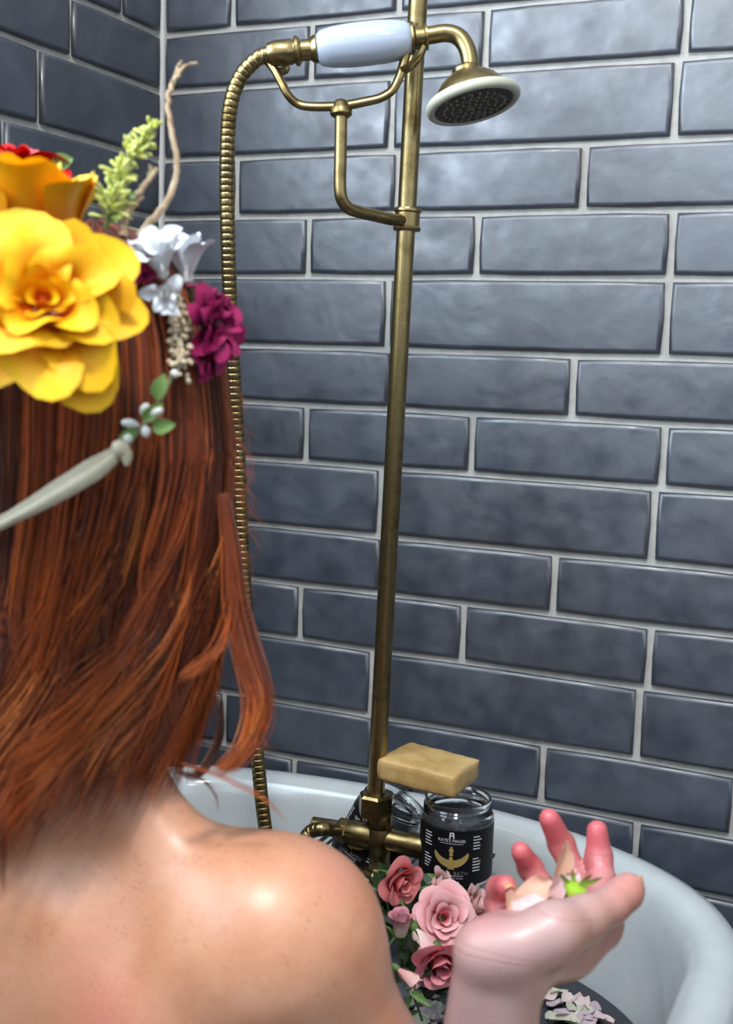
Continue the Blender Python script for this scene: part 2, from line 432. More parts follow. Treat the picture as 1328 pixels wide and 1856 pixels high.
tb = MB().add(np.concatenate(V)-np.array([TX, -0.85, 0]), F).build('tub_body', ENAMEL, tub, angle=60)
FOOT = mat_simple('cast metal foot', (0.30, 0.24, 0.13), 0.4, Metallic=1.0)
for sx in (-1, 1):
    for y in (-0.42, -1.25):
        b = np.array([TX+sx*0.20, y, 0])-np.array([TX, -0.85, 0])
        MB().tube(spline([b+(0, 0, .20), b+(sx*.035, 0, .16), b+(sx*.045, 0, .10), b+(sx*.03, 0, .05), b+(sx*.045, 0, .022)], 14),
                  [.05]*3+[.045]*3+[.035]*3+[.026]*2+[.03, .032, .022], 12).build('claw_foot', FOOT, tub)
drain = MB().lathe([(0.001, .006), (.018, .006), (.030, .004), (.034, 0)], (0.0, 0.45, .155), (0, 0, 1), 24).build('drain', BRASS, tub)

# bath water: a closed body filling the tub to its level, its surface rippled
WATER_Z = 0.455
wm = Mat('murky bath water', (0.05, 0.055, 0.07), 0.05, Transmission_Weight=0.35, IOR=1.33)
wm.bump(wm.noise(26, 2), 0.12, 0.004)
WP = [(.27, .157), (.215, .163), (.165, .181), (.122, .233), (.088, .342), (.068, WATER_Z)]
V = [np.column_stack([tub_outline(s+.0015, N), np.full(N, z)]) for s, z in WP]
F = [(i*N+j, i*N+(j+1) % N, (i+1)*N+(j+1) % N, (i+1)*N+j) for i in range(len(WP)-1) for j in range(N)]
F += [tuple(range(N))[::-1], tuple((len(WP)-1)*N+j for j in range(N))]
tag(MB().add(np.concatenate(V), F).build('bath_water', wm.m, smooth=True, angle=30), 'dark murky water filling the white bathtub', 'water')

# ------------------------------------------------------------------ shower fittings
def aty(u, v, y):
    w_ = (u-664)/FPX*AX_R - (v-928)/FPX*AX_U + AX_F
    return CAM + w_*((y-CAM[1])/w_[1])
PY = -0.185
p_bot, p_top = aty(681, 1436, PY), aty(757.5, 0, PY)
p_dir = nrm(p_top-p_bot)
def on_pole(z): return p_bot+p_dir*((z-p_bot[2])/p_dir[2])
shower = empty('shower_mixer', (p_bot[0], PY, 0.56), 'tall brass shower riser with mixer valve and handset cradle at the end of the bathtub', 'shower')
O = np.array([p_bot[0], PY, 0.56])
def sub(*pts): return [np.asarray(p)-O for p in pts]
MB().tube(sub(p_bot-p_dir*.004, p_bot+p_dir*.4, p_bot+p_dir*.9, on_pole(RH)), 0.0088, 20).build('riser_pipe', BRASS, shower)
MB().lathe([(0.0088, -.012), (.03, -.012), (.032, -.006), (.032, 0)], on_pole(RH)-O, (0, 0, 1), 28).build('ceiling_flange', BRASS, shower)
ck = aty(738, 398, PY)-O
MB().lathe([(.0089, -.0105), (.0125, -.0105), (.0132, -.009), (.0132, -.0075), (.0118, -.006), (.0118, .006), (.0132, .0075), (.0132, .009), (.0125, .0105), (.0089, .0105)], ck, p_dir, 24).build('clamp', BRASS, shower)
DA = 1.085
arm = spline([aty(738, 399, PY), at(712, 398, 1.132), at(680, 391, 1.118), at(650, 384, 1.105), at(630, 376, 1.096), at(619, 360, 1.091), at(616, 335, 1.089), at(617, 280, 1.087), at(618, 208, DA)], 60)
MB().tube(arm-O, 0.0056, 14).build('bracket_arm', BRASS, shower)
MB().lathe([(.0045, .0), (.0075, .0), (.0098, .002), (.0100, .006), (.0085, .008), (.0075, .012), (.005, .0145)], at(618, 212, DA)-O, AX_U, 20).build('tee_collar', BRASS, shower)
fork = spline([at(472, 97, DA+.002), at(482, 108, DA), at(497, 126, DA-.003), at(509, 148, DA-.004), at(522, 172, DA-.004), at(538, 187, DA), at(562, 193, DA), at(617, 192, DA), at(662, 184, DA), at(690, 177, DA),
               at(711, 163, DA), at(722, 143, DA-.002), at(730, 120, DA-.003), at(735, 98, DA-.004), at(742, 66, DA-.004), at(750, 44, DA-.002)], 90)
fr = np.interp(np.linspace(0, 1, 90), [0, .08, .3, .5, .7, .85, .93, 1], [.0032, .0046, .0046, .0052, .0046, .0052, .0062, .0045])
fb = MB().tube(fork-O, fr, 12, flat=0.8)
fb.tube(spline([at(500, 130, DA), at(516, 128, DA), at(519, 120, DA)], 8)-O, .0035, 8)
pr = spline([at(731, 128, DA-.003), at(746, 118, DA-.008), at(760, 102, DA-.012), at(769, 84, DA-.013)], 14)
fb.tube(pr-O, np.linspace(.0055, .004, 14), 10, flat=0.7)
fb.build('cradle', BRASS, shower)
# mixer body
tc = aty(689, 1519, PY); X1 = np.array([1.0, 0, 0])
hexR = 0.0178
def hexnut(mb, c, ax, r, h, n=6, ch=.0025):
    return mb.lathe([(r*.62, -h/2), (r*.86, -h/2), (r, -h/2+ch), (r, h/2-ch), (r*.86, h/2), (r*.62, h/2)], c, ax, n)
hexnut(MB(), p_bot+p_dir*.003-O-np.array([0, 0, .016]), p_dir, hexR, .024).build('hex_nut', BRASS, shower, angle=25)
body = MB()
zb = p_bot[2]-.025
body.lathe([(.008, zb+.004), (.0115, zb+.004), (.012, zb), (.0118, zb-.012), (.0105, zb-.014), (.0118, zb-.017), (.0125, tc[2]+.012), (.0145, tc[2]+.004), (.0145, tc[2]-.006), (.011, tc[2]-.012), (.0105, tc[2]-.027), (.0125, tc[2]-.030), (.006, tc[2]-.031)],
           (tc[0]-O[0], tc[1]-O[1], -O[2]), (0, 0, 1), 24)
body.lathe([(.006, -.035), (.0118, -.035), (.0135, -.028), (.0140, -.012), (.0130, 0), (.0110, .012), (.0105, .022), (.0102, .034), (.006, .036)], tc-O, X1, 24)
body.build('mixer_body', BRASS, shower)
hexnut(MB(), tc-O-X1*.040, X1, .0135, .012, 8).build('outlet_nut', BRASS, shower, angle=25)
kn = MB().lathe([(.009, .032), (.0122, .032), (.0124, .036), (.0124, .066), (.0135, .067), (.0138, .070), (.0130, .0725), (.011, .0735), (.002, .0738)], tc-O, X1, 28)
kn.build('valve_handle', BRASS, shower)
fl = MB().lathe([(.008, -.038), (.0165, -.038), (.0195, -.036), (.0195, -.0335), (.0165, -.031), (.009, -.029)], tc-O, (0, 0, 1), 8)
fl.build('mounting_nut', BRASS, shower, angle=25)
leg_pts = [tc-(0, 0, .037), tc-(0, 0, .08), tc-(0, 0, .12), tc+np.array([0, .03, -.145]), tc+np.array([0, .09, -.150])]
MB().tube(spline(leg_pts, 24)-O, .0085, 14).build('inlet_pipe', BRASS, shower)

# hand shower lying in the cradle
DH = 1.080
a0, a1 = at(485, 98.5, DH), at(772, 67, DH)
ax = nrm(a1-a0); La = np.linalg.norm(a1-a0)
hs = empty('hand_shower', a0, 'brass hand shower with white porcelain handle and long flexible hose', 'shower head')
def px2t(u): return (u-485)/(772-485)*La
K = DH/FPX
def hsr(p): return [(r*.94, q) for r, q in p]
def hsb(p): return [(r*.94, q*.94) for r, q in p]
MB().lathe(hsr([(.006, 0), (.0095, 0), (.0105, .002), (px2t(0)*0+.0118, px2t(500)), (.0118, px2t(528)), (.0108, px2t(531)), (.0108, px2t(533)), (.0135, px2t(535)), (.0138, px2t(540)), (.0125, px2t(543)), (.0098, px2t(546)), (.0098, px2t(562)), (.0118, px2t(566)), (.0132, px2t(572)), (.0120, px2t(575)), (.006, px2t(576))]),
           (0, 0, 0), ax, 24).build('ferrule', BRASS, hs)
PORC = mat_simple('white porcelain', (0.36, 0.41, 0.50), 0.16, Coat_Weight=0.4, Coat_Roughness=0.06)
hp = [(.008, px2t(573)), (.0135, px2t(575)), (.0165, px2t(582)), (.0188, px2t(600)), (.0202, px2t(630)), (.0206, px2t(660)), (.0203, px2t(690)), (.0192, px2t(715)), (.0170, px2t(735)), (.0135, px2t(746)), (.008, px2t(749))]
MB().lathe(hsr(hp), (0, 0, 0), ax, 10).build('handle', PORC, hs, angle=None)
MB().lathe(hsr([(.006, px2t(742)), (.0145, px2t(744)), (.0155, px2t(748)), (.0140, px2t(751)), (.0105, px2t(753)), (.0100, px2t(768)), (.0120, px2t(770)), (.012, px2t(774)), (.006, px2t(775))]), (0, 0, 0), ax, 24).build('neck_collar', BRASS, hs)
neck = spline([at(760, 67, DH), at(785, 63, DH), at(808, 60, DH-.001), at(828, 65, DH-.002), at(842, 80, DH-.003), at(850, 102, DH-.004), at(853, 132, DH-.005)], 40)
MB().tube(neck-a0, 0.0077, 18).build('neck', BRASS, hs)
rv_ = nrm(at(857, 185, 1.0)-CAM); u_ = nrm(AX_U-rv_*(AX_U@rv_)); r_ = nrm(AX_R-rv_*(AX_R@rv_)); n_h = nrm(0.936*(0.22*r_-0.975*u_)-0.36*rv_)
hc = at(857, 185, DH-.006)         # centre of the rim
bell = [(.005, -.036), (.010, -.035), (.0135, -.032), (.0135, -.029), (.019, -.026), (.027, -.020), (.033, -.012), (.037, -.004), (.038, 0), (.02, .001)]
MB().lathe(hsb(bell), hc-a0, n_h, 36).build('head', BRASS, hs)
CREAM = mat_simple('cream ring', (0.48, 0.48, 0.37), 0.35)
tor = [(.0405+.0047*math.cos(t), .0+.0052*math.sin(t)) for t in np.arange(12)*2*math.pi/12]
MB().lathe(hsb(tor), hc-a0, n_h, 44, closed=True).build('head_ring', CREAM, hs)
fm_ = Mat('scaled face plate', rough=0.55, metal=0.6)
fm_.color(fm_.ramp(fm_.noise(150, 5, 0.75), [(0.40, (0.075, 0.062, 0.042)), (0.58, (0.13, 0.11, 0.08)), (0.66, (0.46, 0.45, 0.42))]))
fm_.bump(fm_.noise(160, 4, 0.7), 0.6, 0.002)
MB().lathe(hsb([(.020, -.002), (.0362, -.002), (.0375, .002), (.0368, .0042), (.034, .0045), (.0335, .0036), (.018, .0042), (.001, .0045)]), hc-a0, n_h, 40).build('face_plate', fm_.m, hs)
nz = MB(); Fh = frame(n_h)
for ring, cnt in ((.006, 6), (.013, 12), (.020, 18), (.027, 24)):
    for i in range(cnt):
        a = 2*math.pi*i/cnt
        nz.lathe([(.0012, .003), (.0011, .0055), (.0004, .0058)], hc-a0+Fh[:, 0]*ring*math.cos(a)+Fh[:, 1]*ring*math.sin(a), n_h, 6)
nzo = nz.build('spray_nozzles', mat_simple('limescale', (0.22, 0.21, 0.19), 0.7), hs); nzo['kind'] = 'stuff'
# flexible hose
hpts = [at(487, 98, DH), at(472, 103, DH), at(455, 116, DH+0.0020), at(438, 136, DH+0.0060), at(424, 166, DH+0.0080), at(415, 210, DH+0.0120), at(412, 270, DH+0.0200), at(411, 340, DH+0.0300), at(413, 430, DH+0.0400), at(416, 530, DH+0.0540),
        at(421, 640, DH+0.0660), at(428, 760, DH+0.0800), at(434, 880, DH+0.0900), at(439, 1000, DH+0.1000), at(446, 1110, DH+0.1060), at(454, 1220, DH+0.1140), at(462, 1320, DH+0.1200), at(471, 1420, DH+0.1260), at(479, 1490, DH+0.1300),
        at(490, 1560, DH+0.1340), at(505, 1605, DH+0.1320), at(525, 1612, DH+0.1260), at(540, 1580, DH+0.1200), at(548, 1535, DH+0.1180), at(562, 1508, DH+0.1200), at(590, 1502, DH+0.1160), tc-X1*.048]
dense = spline(hpts, 1500)
seg = np.concatenate([[0], np.cumsum(np.linalg.norm(np.diff(dense, axis=0), axis=1))])
PIT = 0.0061; nr = int(seg[-1]/PIT)
ss = []; rr = []
for i in range(nr):
    for fr_, r_ in ((0.0, .0061), (.07, .0069), (.25, .0071), (.75, .0071), (.93, .0069)):
        ss.append((i+fr_)*PIT); rr.append(r_)
hp_ = np.column_stack([np.interp(ss, seg, dense[:, k]) for k in range(3)])
MB().tube(hp_-a0, rr, 12).build('hose', BRASS, hs, angle=None)
e0 = dense[0]; 
MB().tube(np.array([tc-X1*.046, tc-X1*.056, tc-X1*.066, tc-X1*.076])-a0, [.009, .0088, .0082, .0078], 16).build('hose_tail', BRASS, hs)

# ------------------------------------------------------------------ wire rack hooked over the far rim, jars, soap
JB = at(824, 1590, 1.215)
RACK = mat_simple('black wire', (0.012, 0.012, 0.013), 0.35)
rk = empty('wire_rack', (0.44, -0.17, JB[2]-.004), 'black wire rack hooked over the far rim of the bathtub, under the jars', 'rack')
rO = np.array([0.44, -0.17, JB[2]-.004])
x0, x1, y0, y1 = -.13, .046, -.075, .075
MB().tube([(x0, y0, 0), (x1, y0, 0), (x1, y1, 0), (x0, y1, 0), (x0, y0, 0.0001)], .0026, 8).build('frame', RACK, rk)
for i in range(9):
    x = x0+(x1-x0)*(i+.5)/9
    MB().tube([(x, y0, .0), (x, 0, .0), (x, y1, .0)], .0017, 6).build('wire', RACK, rk)
for x in (x0+.05, .005):
    rim_z = RIM-rO[2]
    ypk = -0.045-rO[1]
    MB().tube(spline([(x, y1, 0), (x, y1+.012, .004), (x, ypk-.012, rim_z+.001), (x, ypk+.008, rim_z+.0045), (x, ypk+.028, rim_z-.004), (x, ypk+.034, rim_z-.022)], 24), .0024, 8).build('hook', RACK, rk)
LABEL = mat_simple('black paper label', (0.004, 0.004, 0.005), 0.5, Specular_IOR_Level=0.2)
SALT = mat_simple('black bath salt', (0.008, 0.010, 0.013), 0.5, (0.035, 0.045, 0.055), 260, 0.6)
PRINT_W = mat_simple('white print', (0.62, 0.60, 0.62), 0.6)
PRINT_D = mat_simple('grey print', (0.15, 0.14, 0.16), 0.6)
PRINT_G = mat_simple('gold print', (0.42, 0.30, 0.10), 0.45, Metallic=0.3)
JR, JH = 0.0360, 0.084
def text_pts(s, size):
    fc = bpy.data.curves.new('lettering', 'FONT'); fc.body = s; fc.size = size; fc.align_x = 'CENTER'; fc.resolution_u = 2
    fo = bpy.data.objects.new('lettering', fc); COL.objects.link(fo)
    bpy.context.view_layer.update()
    me = bpy.data.meshes.new_from_object(fo.evaluated_get(bpy.context.evaluated_depsgraph_get()))
    bpy.data.objects.remove(fo); bpy.data.curves.remove(fc)
    V = np.array([v.co[:2] for v in me.vertices]); F = [tuple(p.vertices) for p in me.polygons]
    bpy.data.meshes.remove(me); return V, F
def wrap(V, r):
    a = V[:, 0]/r
    return np.column_stack([r*np.sin(a), -r*np.cos(a), V[:, 1]])
def fine(poly, F=None): return np.asarray(poly, float)*0.001, F
def strip(curve, w0):
    """flat band along a 2D curve with widths"""
    c = np.asarray(curve, float); t = np.gradient(c, axis=0); t /= np.linalg.norm(t, axis=1)[:, None]
    nn = np.column_stack([-t[:, 1], t[:, 0]]); w0 = np.asarray(w0)[:, None]
    V = np.concatenate([c+nn*w0, c-nn*w0]); n = len(c)
    return V, [(i, i+1, n+i+1, n+i) for i in range(n-1)]
def jar(loc, rot, label):
    e = empty('jar', loc, label, 'jar', 'glass jars of bath salt', rot)
    out = [(.030, 0), (.0345, .0015), (JR, .005), (JR, .064), (.0355, .068), (.0335, .0705), (.0325, .072), (.0338, .0735), (.0325, .075), (.0338, .0765), (.0325, .078), (.0330, .082), (.0325, JH), (.0312, JH)]
    inn = [(.0300, .0825), (.0300, .070), (.0330, .064), (.0335, .008), (.0300, .004), (.002, .004)]
    MB().lathe(out+inn, (0, 0, 0), (0, 0, 1), 48).build('glass', GLASS, e)
    MB().lathe([(.002, .0045), (.0295, .0045), (.0332, .0085), (.0328, .0635), (.0300, .066), (.015, .067), (.001, .0665)], (0, 0, 0), (0, 0, 1), 40).build('bath_salt', SALT, e)
    n = 40; a = np.linspace(-2.5, 2.5, n); R_ = JR+.0003
    V = np.array([[R_*math.sin(t), -R_*math.cos(t), z] for z in (.008, .062) for t in a])
    lab = MB().add(V, [(i, i+1, n+i+1, n+i) for i in range(n-1)]).build('label', LABEL, e)
    r2 = R_+.00035
    def put(name, V2, F, mat): MB().add(wrap(np.asarray(V2), r2), F).build(name, mat, lab, smooth=False)
    # emblem: winged figure in gold
    th = np.linspace(math.radians(195), math.radians(345), 24)
    wing = np.column_stack([.0172*np.cos(th), .0440+.0150*np.sin(th)])
    ww = .0001+.0038*np.sin(np.linspace(.03, math.pi-.03, 24))**.55
    V2, F2 = strip(wing, ww)
    em = MB().add(wrap(V2, r2), F2)
    q = np.array([[-.0016, .036], [.0016, .036], [.0022, .031], [.0014, .0265], [.0040, .0235], [-.0040, .0235], [-.0014, .0265], [-.0022, .031]])
    em.add(wrap(q, r2+.0001), [tuple(range(8))])
    for cy, rr_ in ((.0385, .0019), (.0425, .0024), (.0405, .0012), (.0455, .0012)):
        t = np.arange(12)*2*math.pi/12
        em.add(wrap(np.column_stack([rr_*np.cos(t), cy+rr_*np.sin(t)]), r2+.0001), [tuple(range(12))])
    em.build('emblem', PRINT_G, lab, smooth=False)
    lo = MB()
    for q in ([(-.0026, .0545), (-.0013, .0545), (-.0008, .0605), (-.0020, .0605)], [(.0013, .0545), (.0026, .0545), (.0020, .0605), (.0008, .0605)],
              [(-.0020, .0592), (.0020, .0592), (.0017, .0605), (-.0017, .0605)], [(-.0014, .0570), (.0014, .0570), (.0013, .0578), (-.0013, .0578)]):
        lo.add(wrap(np.array(q), r2), [(0, 1, 2, 3)])
    lo.build('logo', PRINT_W, lab, smooth=False)
    for s, size, h, mt in (("KATE'S MAGIK", .0043, .0508, PRINT_W), ("RITUAL BATH", .0054, .0180, PRINT_D), ("LAVENDER / LIME", .0023, .0104, PRINT_W)):
        V2, F2 = text_pts(s, size); V2 = V2+np.array([0, h]); put('lettering', V2, F2, mt)
    for h, hw in ((.0492, .0115), (.0172, .0125)):
        xs = np.linspace(-hw, hw, 12); V2, F2 = strip(np.column_stack([xs, np.full(12, h)]), np.full(12, .0002)); put('rule', V2, F2, PRINT_W)
    ln_ = MB()                               # one line of print too blurred to read
    for q0, q1 in ((-.0125, -.0045), (-.0030, -.0015), (.0000, .0045), (.0053, .0125)):
        xs = np.linspace(q0, q1, 6); V2, F2 = strip(np.column_stack([xs, np.full(6, .0148)]), np.full(6, .0007)); ln_.add(wrap(V2, r2), F2)
    ln_.build('small_print', PRINT_D, lab, smooth=False)
    for side in (-1, 1):                     # small print columns, too small to read
        sm = MB()
        for i in range(5):
            for h0 in (.046, .024):
                L = .006+.004*rng.random(); h = h0+.010-i*.0030
                xs = np.linspace(0, L, 6)+side*.026-(.0045); V2, F2 = strip(np.column_stack([xs, np.full(6, h)]), np.full(6, .00055)); sm.add(wrap(V2, r2), F2)
        o = sm.build('small_print', PRINT_W, lab, smooth=False); o['kind'] = 'stuff'
    return e
vw = CAM-JB; ang = math.atan2(vw[0], -vw[1])-math.radians(7)
def rotz(a): return np.array([[math.cos(a), -math.sin(a), 0], [math.sin(a), math.cos(a), 0], [0, 0, 1.0]])
jar(JB, rotz(ang), 'upright glass jar of black bath salt with gold winged emblem on black label')
j2t = at(719, 1446, 1.268); ax2 = nrm(0.46*AX_R+0.86*AX_U-0.10*AX_F)
fr2 = frame(ax2, AX_R)
jb2 = j2t-ax2*JH
xx = nrm(np.cross(ax2, -AX_F)); yy = np.cross(ax2, xx)    # local -y towards the viewer
R2 = np.stack([-xx, -yy, ax2], 1)
if (R2[:, 1]@AX_F) < 0: R2[:, 0] *= -1; R2[:, 1] *= -1
jar(jb2, R2@rotz(-0.62), 'glass jar of black bath salt tilted over behind the brass mixer valve')

sb = at(821, 1452, 1.178)
SOAP = Mat('ochre soap', rough=0.5, Subsurface_Weight=0.15, Subsurface_Scale=0.006)
SOAP.color(SOAP.ramp(SOAP.noise(28, 6, 0.65), [(0.25, (0.30, 0.17, 0.045)), (0.5, (0.46, 0.30, 0.11)), (0.75, (0.58, 0.42, 0.20))]))
SOAP.bump(SOAP.noise(60, 5, 0.6), 0.35, 0.002)
def soap():
    nx, ny, nz_ = 15, 13, 7; L, W, H = .083, .066, .0255
    idx = {}; V = []; F = []
    def vid(i, j, k):
        if (i, j, k) in idx: return idx[(i, j, k)]
        x, y, z = i/(nx-1), j/(ny-1), k/(nz_-1)
        p = np.array([(x-1)*L, y*W, z*H])
        c = np.array([-L/2, W/2, H/2]); h = np.array([L/2, W/2, H/2]); r = .0045
        q = p-c; s_ = np.abs(q)-(h-r); s_m = np.maximum(s_, 0)
        if np.count_nonzero(s_m) > 1: q = np.sign(q)*((h-r)*(s_ > 0)+np.abs(q)*(s_ <= 0)) + np.sign(q)*s_m/np.linalg.norm(s_m)*r*(1 if np.linalg.norm(s_m) > r else np.linalg.norm(s_m)/r)
        p = c+q
        from mathutils import noise
        nz__ = noise.noise(Vector(p*38+5)); n2 = noise.noise(Vector(p*110))
        p = p+np.array([nz__*.0016, n2*.0008, (nz__*.0012+n2*.0007)])
        if y > .93: p[1] += n2*.004; 
        if x < .1: p[0] += nz__*.004+.002*y
        p[2] -= (.0030*abs(y-.4) if k == nz_-1 else 0)
        V.append(p); idx[(i, j, k)] = len(V)-1; return len(V)-1
    for i in range(nx-1):
        for j in range(ny-1):
            F.append((vid(i, j, 0), vid(i, j+1, 0), vid(i+1, j+1, 0), vid(i+1, j, 0))); k = nz_-1
            F.append((vid(i, j, k), vid(i+1, j, k), vid(i+1, j+1, k), vid(i, j+1, k)))
    for i in range(nx-1):
        for k in range(nz_-1):
            F.append((vid(i, 0, k), vid(i+1, 0, k), vid(i+1, 0, k+1), vid(i, 0, k+1))); j = ny-1
            F.append((vid(i, j, k), vid(i, j, k+1), vid(i+1, j, k+1), vid(i+1, j, k)))
    for j in range(ny-1):
        for k in range(nz_-1):
            F.append((vid(0, j, k), vid(0, j, k+1), vid(0, j+1, k+1), vid(0, j+1, k))); i = nx-1
            F.append((vid(i, j, k), vid(i, j+1, k), vid(i, j+1, k+1), vid(i, j, k+1)))
    o = MB().add(np.array(V), F).build('soap_bar', SOAP.m, angle=None)
    o.location = sb; o.rotation_euler = (math.radians(1), math.radians(2.5), math.radians(-3))
    tag(o, 'rough ochre bar of soap lying across the two jar mouths', 'soap')
soap()
print('JB', JB, 'rim', JB[2]+JH, 'sb', sb, 'jar2', jb2, j2t, 'tc', tc, 'pole', p_bot, p_top)

# ------------------------------------------------------------------ the person: one continuous body from a signed distance field
import openvdb
class SDF:
    def __init__(s, lo, hi, h):
        s.lo = np.array(lo, float); s.h = h
        s.n = np.ceil((np.array(hi)-s.lo)/h).astype(int)+1
        s.a = np.full(s.n, 0.05, np.float32)
    def region(s, lo, hi):
        i0 = np.clip(np.floor((lo-s.lo)/s.h).astype(int), 0, s.n-1); i1 = np.clip(np.ceil((hi-s.lo)/s.h).astype(int)+1, 1, s.n)
        sl = tuple(slice(a, b) for a, b in zip(i0, i1))
        g = [(s.lo[k]+s.h*np.arange(i0[k], i1[k])).astype(np.float32) for k in range(3)]
        return sl, np.meshgrid(*g, indexing='ij', sparse=True)
    def union(s, sl, d, k):
        a = s.a[sl]; h = np.maximum(k-np.abs(a-d), 0)/k
        s.a[sl] = np.minimum(a, d)-h*h*k*0.25
    def carve(s, sl, d, k):
        a = s.a[sl]; b = -d; h = np.maximum(k-np.abs(a-b), 0)/k
        s.a[sl] = np.maximum(a, b)+h*h*k*0.25
    def cone(s, p, q, r1, r2, k=0.02, cut=False):
        p = np.asarray(p, float); q = np.asarray(q, float); m = max(r1, r2)+k+0.012
        sl, (X, Y, Z) = s.region(np.minimum(p, q)-m, np.maximum(p, q)+m)
        d = q-p; L2 = float(d@d)+1e-12
        t = np.clip(((X-p[0])*d[0]+(Y-p[1])*d[1]+(Z-p[2])*d[2])/L2, 0, 1)
        D = np.sqrt((X-p[0]-t*d[0])**2+(Y-p[1]-t*d[1])**2+(Z-p[2]-t*d[2])**2)-(r1+(r2-r1)*t)
        (s.carve if cut else s.union)(sl, D, k); return s
    def chain(s, pts, rs, k=0.01):
        for a, b, r, q in zip(pts[:-1], pts[1:], rs[:-1], rs[1:]): s.cone(a, b, r, q, k)
    def ell(s, c, r, k=0.02, rot=None, cut=False):
        c = np.asarray(c, float); r = np.asarray(r, float); m = r.max()+k+0.012
        sl, (X, Y, Z) = s.region(c-m, c+m)
        X, Y, Z = X-c[0], Y-c[1], Z-c[2]
        if rot is not None:
            Rm = np.asarray(rot)
            X, Y, Z = (Rm[0, i]*X+Rm[1, i]*Y+Rm[2, i]*Z for i in range(3))
        k0 = np.sqrt((X/r[0])**2+(Y/r[1])**2+(Z/r[2])**2); k1 = np.sqrt((X/r[0]**2)**2+(Y/r[1]**2)**2+(Z/r[2]**2)**2)+1e-9
        D = k0*(k0-1)/k1
        (s.carve if cut else s.union)(sl, D, k); return s
    def mesh(s):
        g = openvdb.FloatGrid(background=0.05); g.copyFromArray(s.a)
        P, Q = g.convertToQuads(isovalue=0.0)
        return P*s.h+s.lo, Q[:, ::-1] if False else Q

B = SDF((0.06, -0.76, 0.15), (0.78, -0.10, 1.17), 0.0025)
# trunk
B.ell((.36, -.595, .51), (.140, .088, .23), .03)
B.ell((.37, -.60, .29), (.165, .115, .12), .05)
B.cone((.27, -.618, .670), (.455, -.618, .670), .056, .054, .06)
for sx in (-1, 1):
    B.ell((.36+sx*.080, -.660, .575), (.058, .032, .085), .05)          # shoulder blades
    B.cone((.36+sx*.028, -.668, .40), (.36+sx*.026, -.655, .70), .026, .020, .04)   # muscles beside the spine
    B.cone((.352+sx*.02, -.620, .80), (.355+sx*.115, -.622, .708), .026, .022, .05)   # trapezius
    B.ell((.365+sx*.075, -.515, .56), (.055, .045, .06), .05)
# neck and head
HX, HY = .350, -.600
B.cone((.352, -.615, .70), (HX, HY+.005, .95), .046, .043, .035)
B.ell((HX, HY, 1.035), (.070, .090, .100), .03)
B.ell((HX, HY+.055, .965), (.048, .058, .055), .04)
B.cone((HX, HY+.087, 1.035), (HX, HY+.106, 1.005), .006, .010, .012)       # nose
B.ell((HX, HY+.093, .968), (.022, .010, .006), .006); B.ell((HX, HY+.092, .957), (.020, .010, .007), .006)   # lips
B.ell((HX, HY+.093, .925), (.022, .018, .016), .02)
for sx in (-1, 1):
    B.ell((HX+sx*.030, HY+.093, 1.033), (.015, .012, .010), .008, cut=True)
    B.ell((HX+sx*.069, HY+.005, 1.015), (.006, .017, .029), .006)
    B.ell((HX+sx*.038, HY+.078, 1.000), (.022, .016, .018), .02)
# legs, crossed under the water
for sx in (-1, 1):
    hip, knee, ank = np.array([.37+sx*.09, -.56, .26]), np.array([.37+sx*.235, -.30, .275]), np.array([.37-sx*.03, -.24+sx*.05, .215])
    B.cone(hip, knee, .075, .055, .03); B.cone(knee, ank, .050, .034, .02)
    B.cone(ank, ank+np.array([-sx*.09, .03, 0]), .032, .022, .02)
# left arm, held down into the lap
sh, el, wr = np.array([.205, -.600, .680]), np.array([.135, -.535, .46]), np.array([.235, -.33, .415])
B.cone(sh, sh+(el-sh)*.35, .057, .050, .05); B.cone(sh+(el-sh)*.35, el, .049, .037, .03)
B.cone(el, el+(wr-el)*.35, .039, .039, .02); B.cone(el+(wr-el)*.35, wr, .039, .026, .02)
hd = nrm(wr-el)
B.cone(wr, wr+hd*.07, .026, .024, .02)
for i in range(4):
    o_ = np.array([.018*(i-1.5)*.9, -.012*(i-1.5)*.6, 0]); L = (.062, .074, .070, .055)[i]
    B.chain([wr+hd*.06+o_, wr+hd*(.06+L*.5)+o_*1.1+(0, 0, .006), wr+hd*(.06+L)+o_*1.1-(0, 0, .006)], [.0095, .0085, .0072], .004)
B.chain([wr+hd*.02+(.02, -.01, .01), wr+hd*.055+(.04, -.01, .012), wr+hd*.085+(.045, -.005, .01)], [.013, .011, .009], .006)
# right arm: upper arm from the shoulder, forearm raised, palm up
sh = np.array([.508, -.600, .684]); el = at(848, 2130, .838)
B.ell((.500, -.600, .694), (.056, .055, .050), .05)
B.cone(sh, sh+(el-sh)*.40-AX_R*.012, .052, .041, .05); B.cone(sh+(el-sh)*.40-AX_R*.012, el, .040, .037, .02)
W_ = at(905, 1728, .768)
ax_f = nrm(W_-el); wv = nrm(np.cross(ax_f, AX_F))
if wv@AX_R < 0: wv = -wv
fo = el+(W_-el)*.35+wv*.004
B.cone(el, fo, .037, .035, .006)
for s_, r1, r2 in ((-.011, .031, .0165), (.011, .031, .0170)):
    B.cone(fo+wv*s_*.3-wv*.0015, W_+wv*s_*1.0, r1, r2, .012)
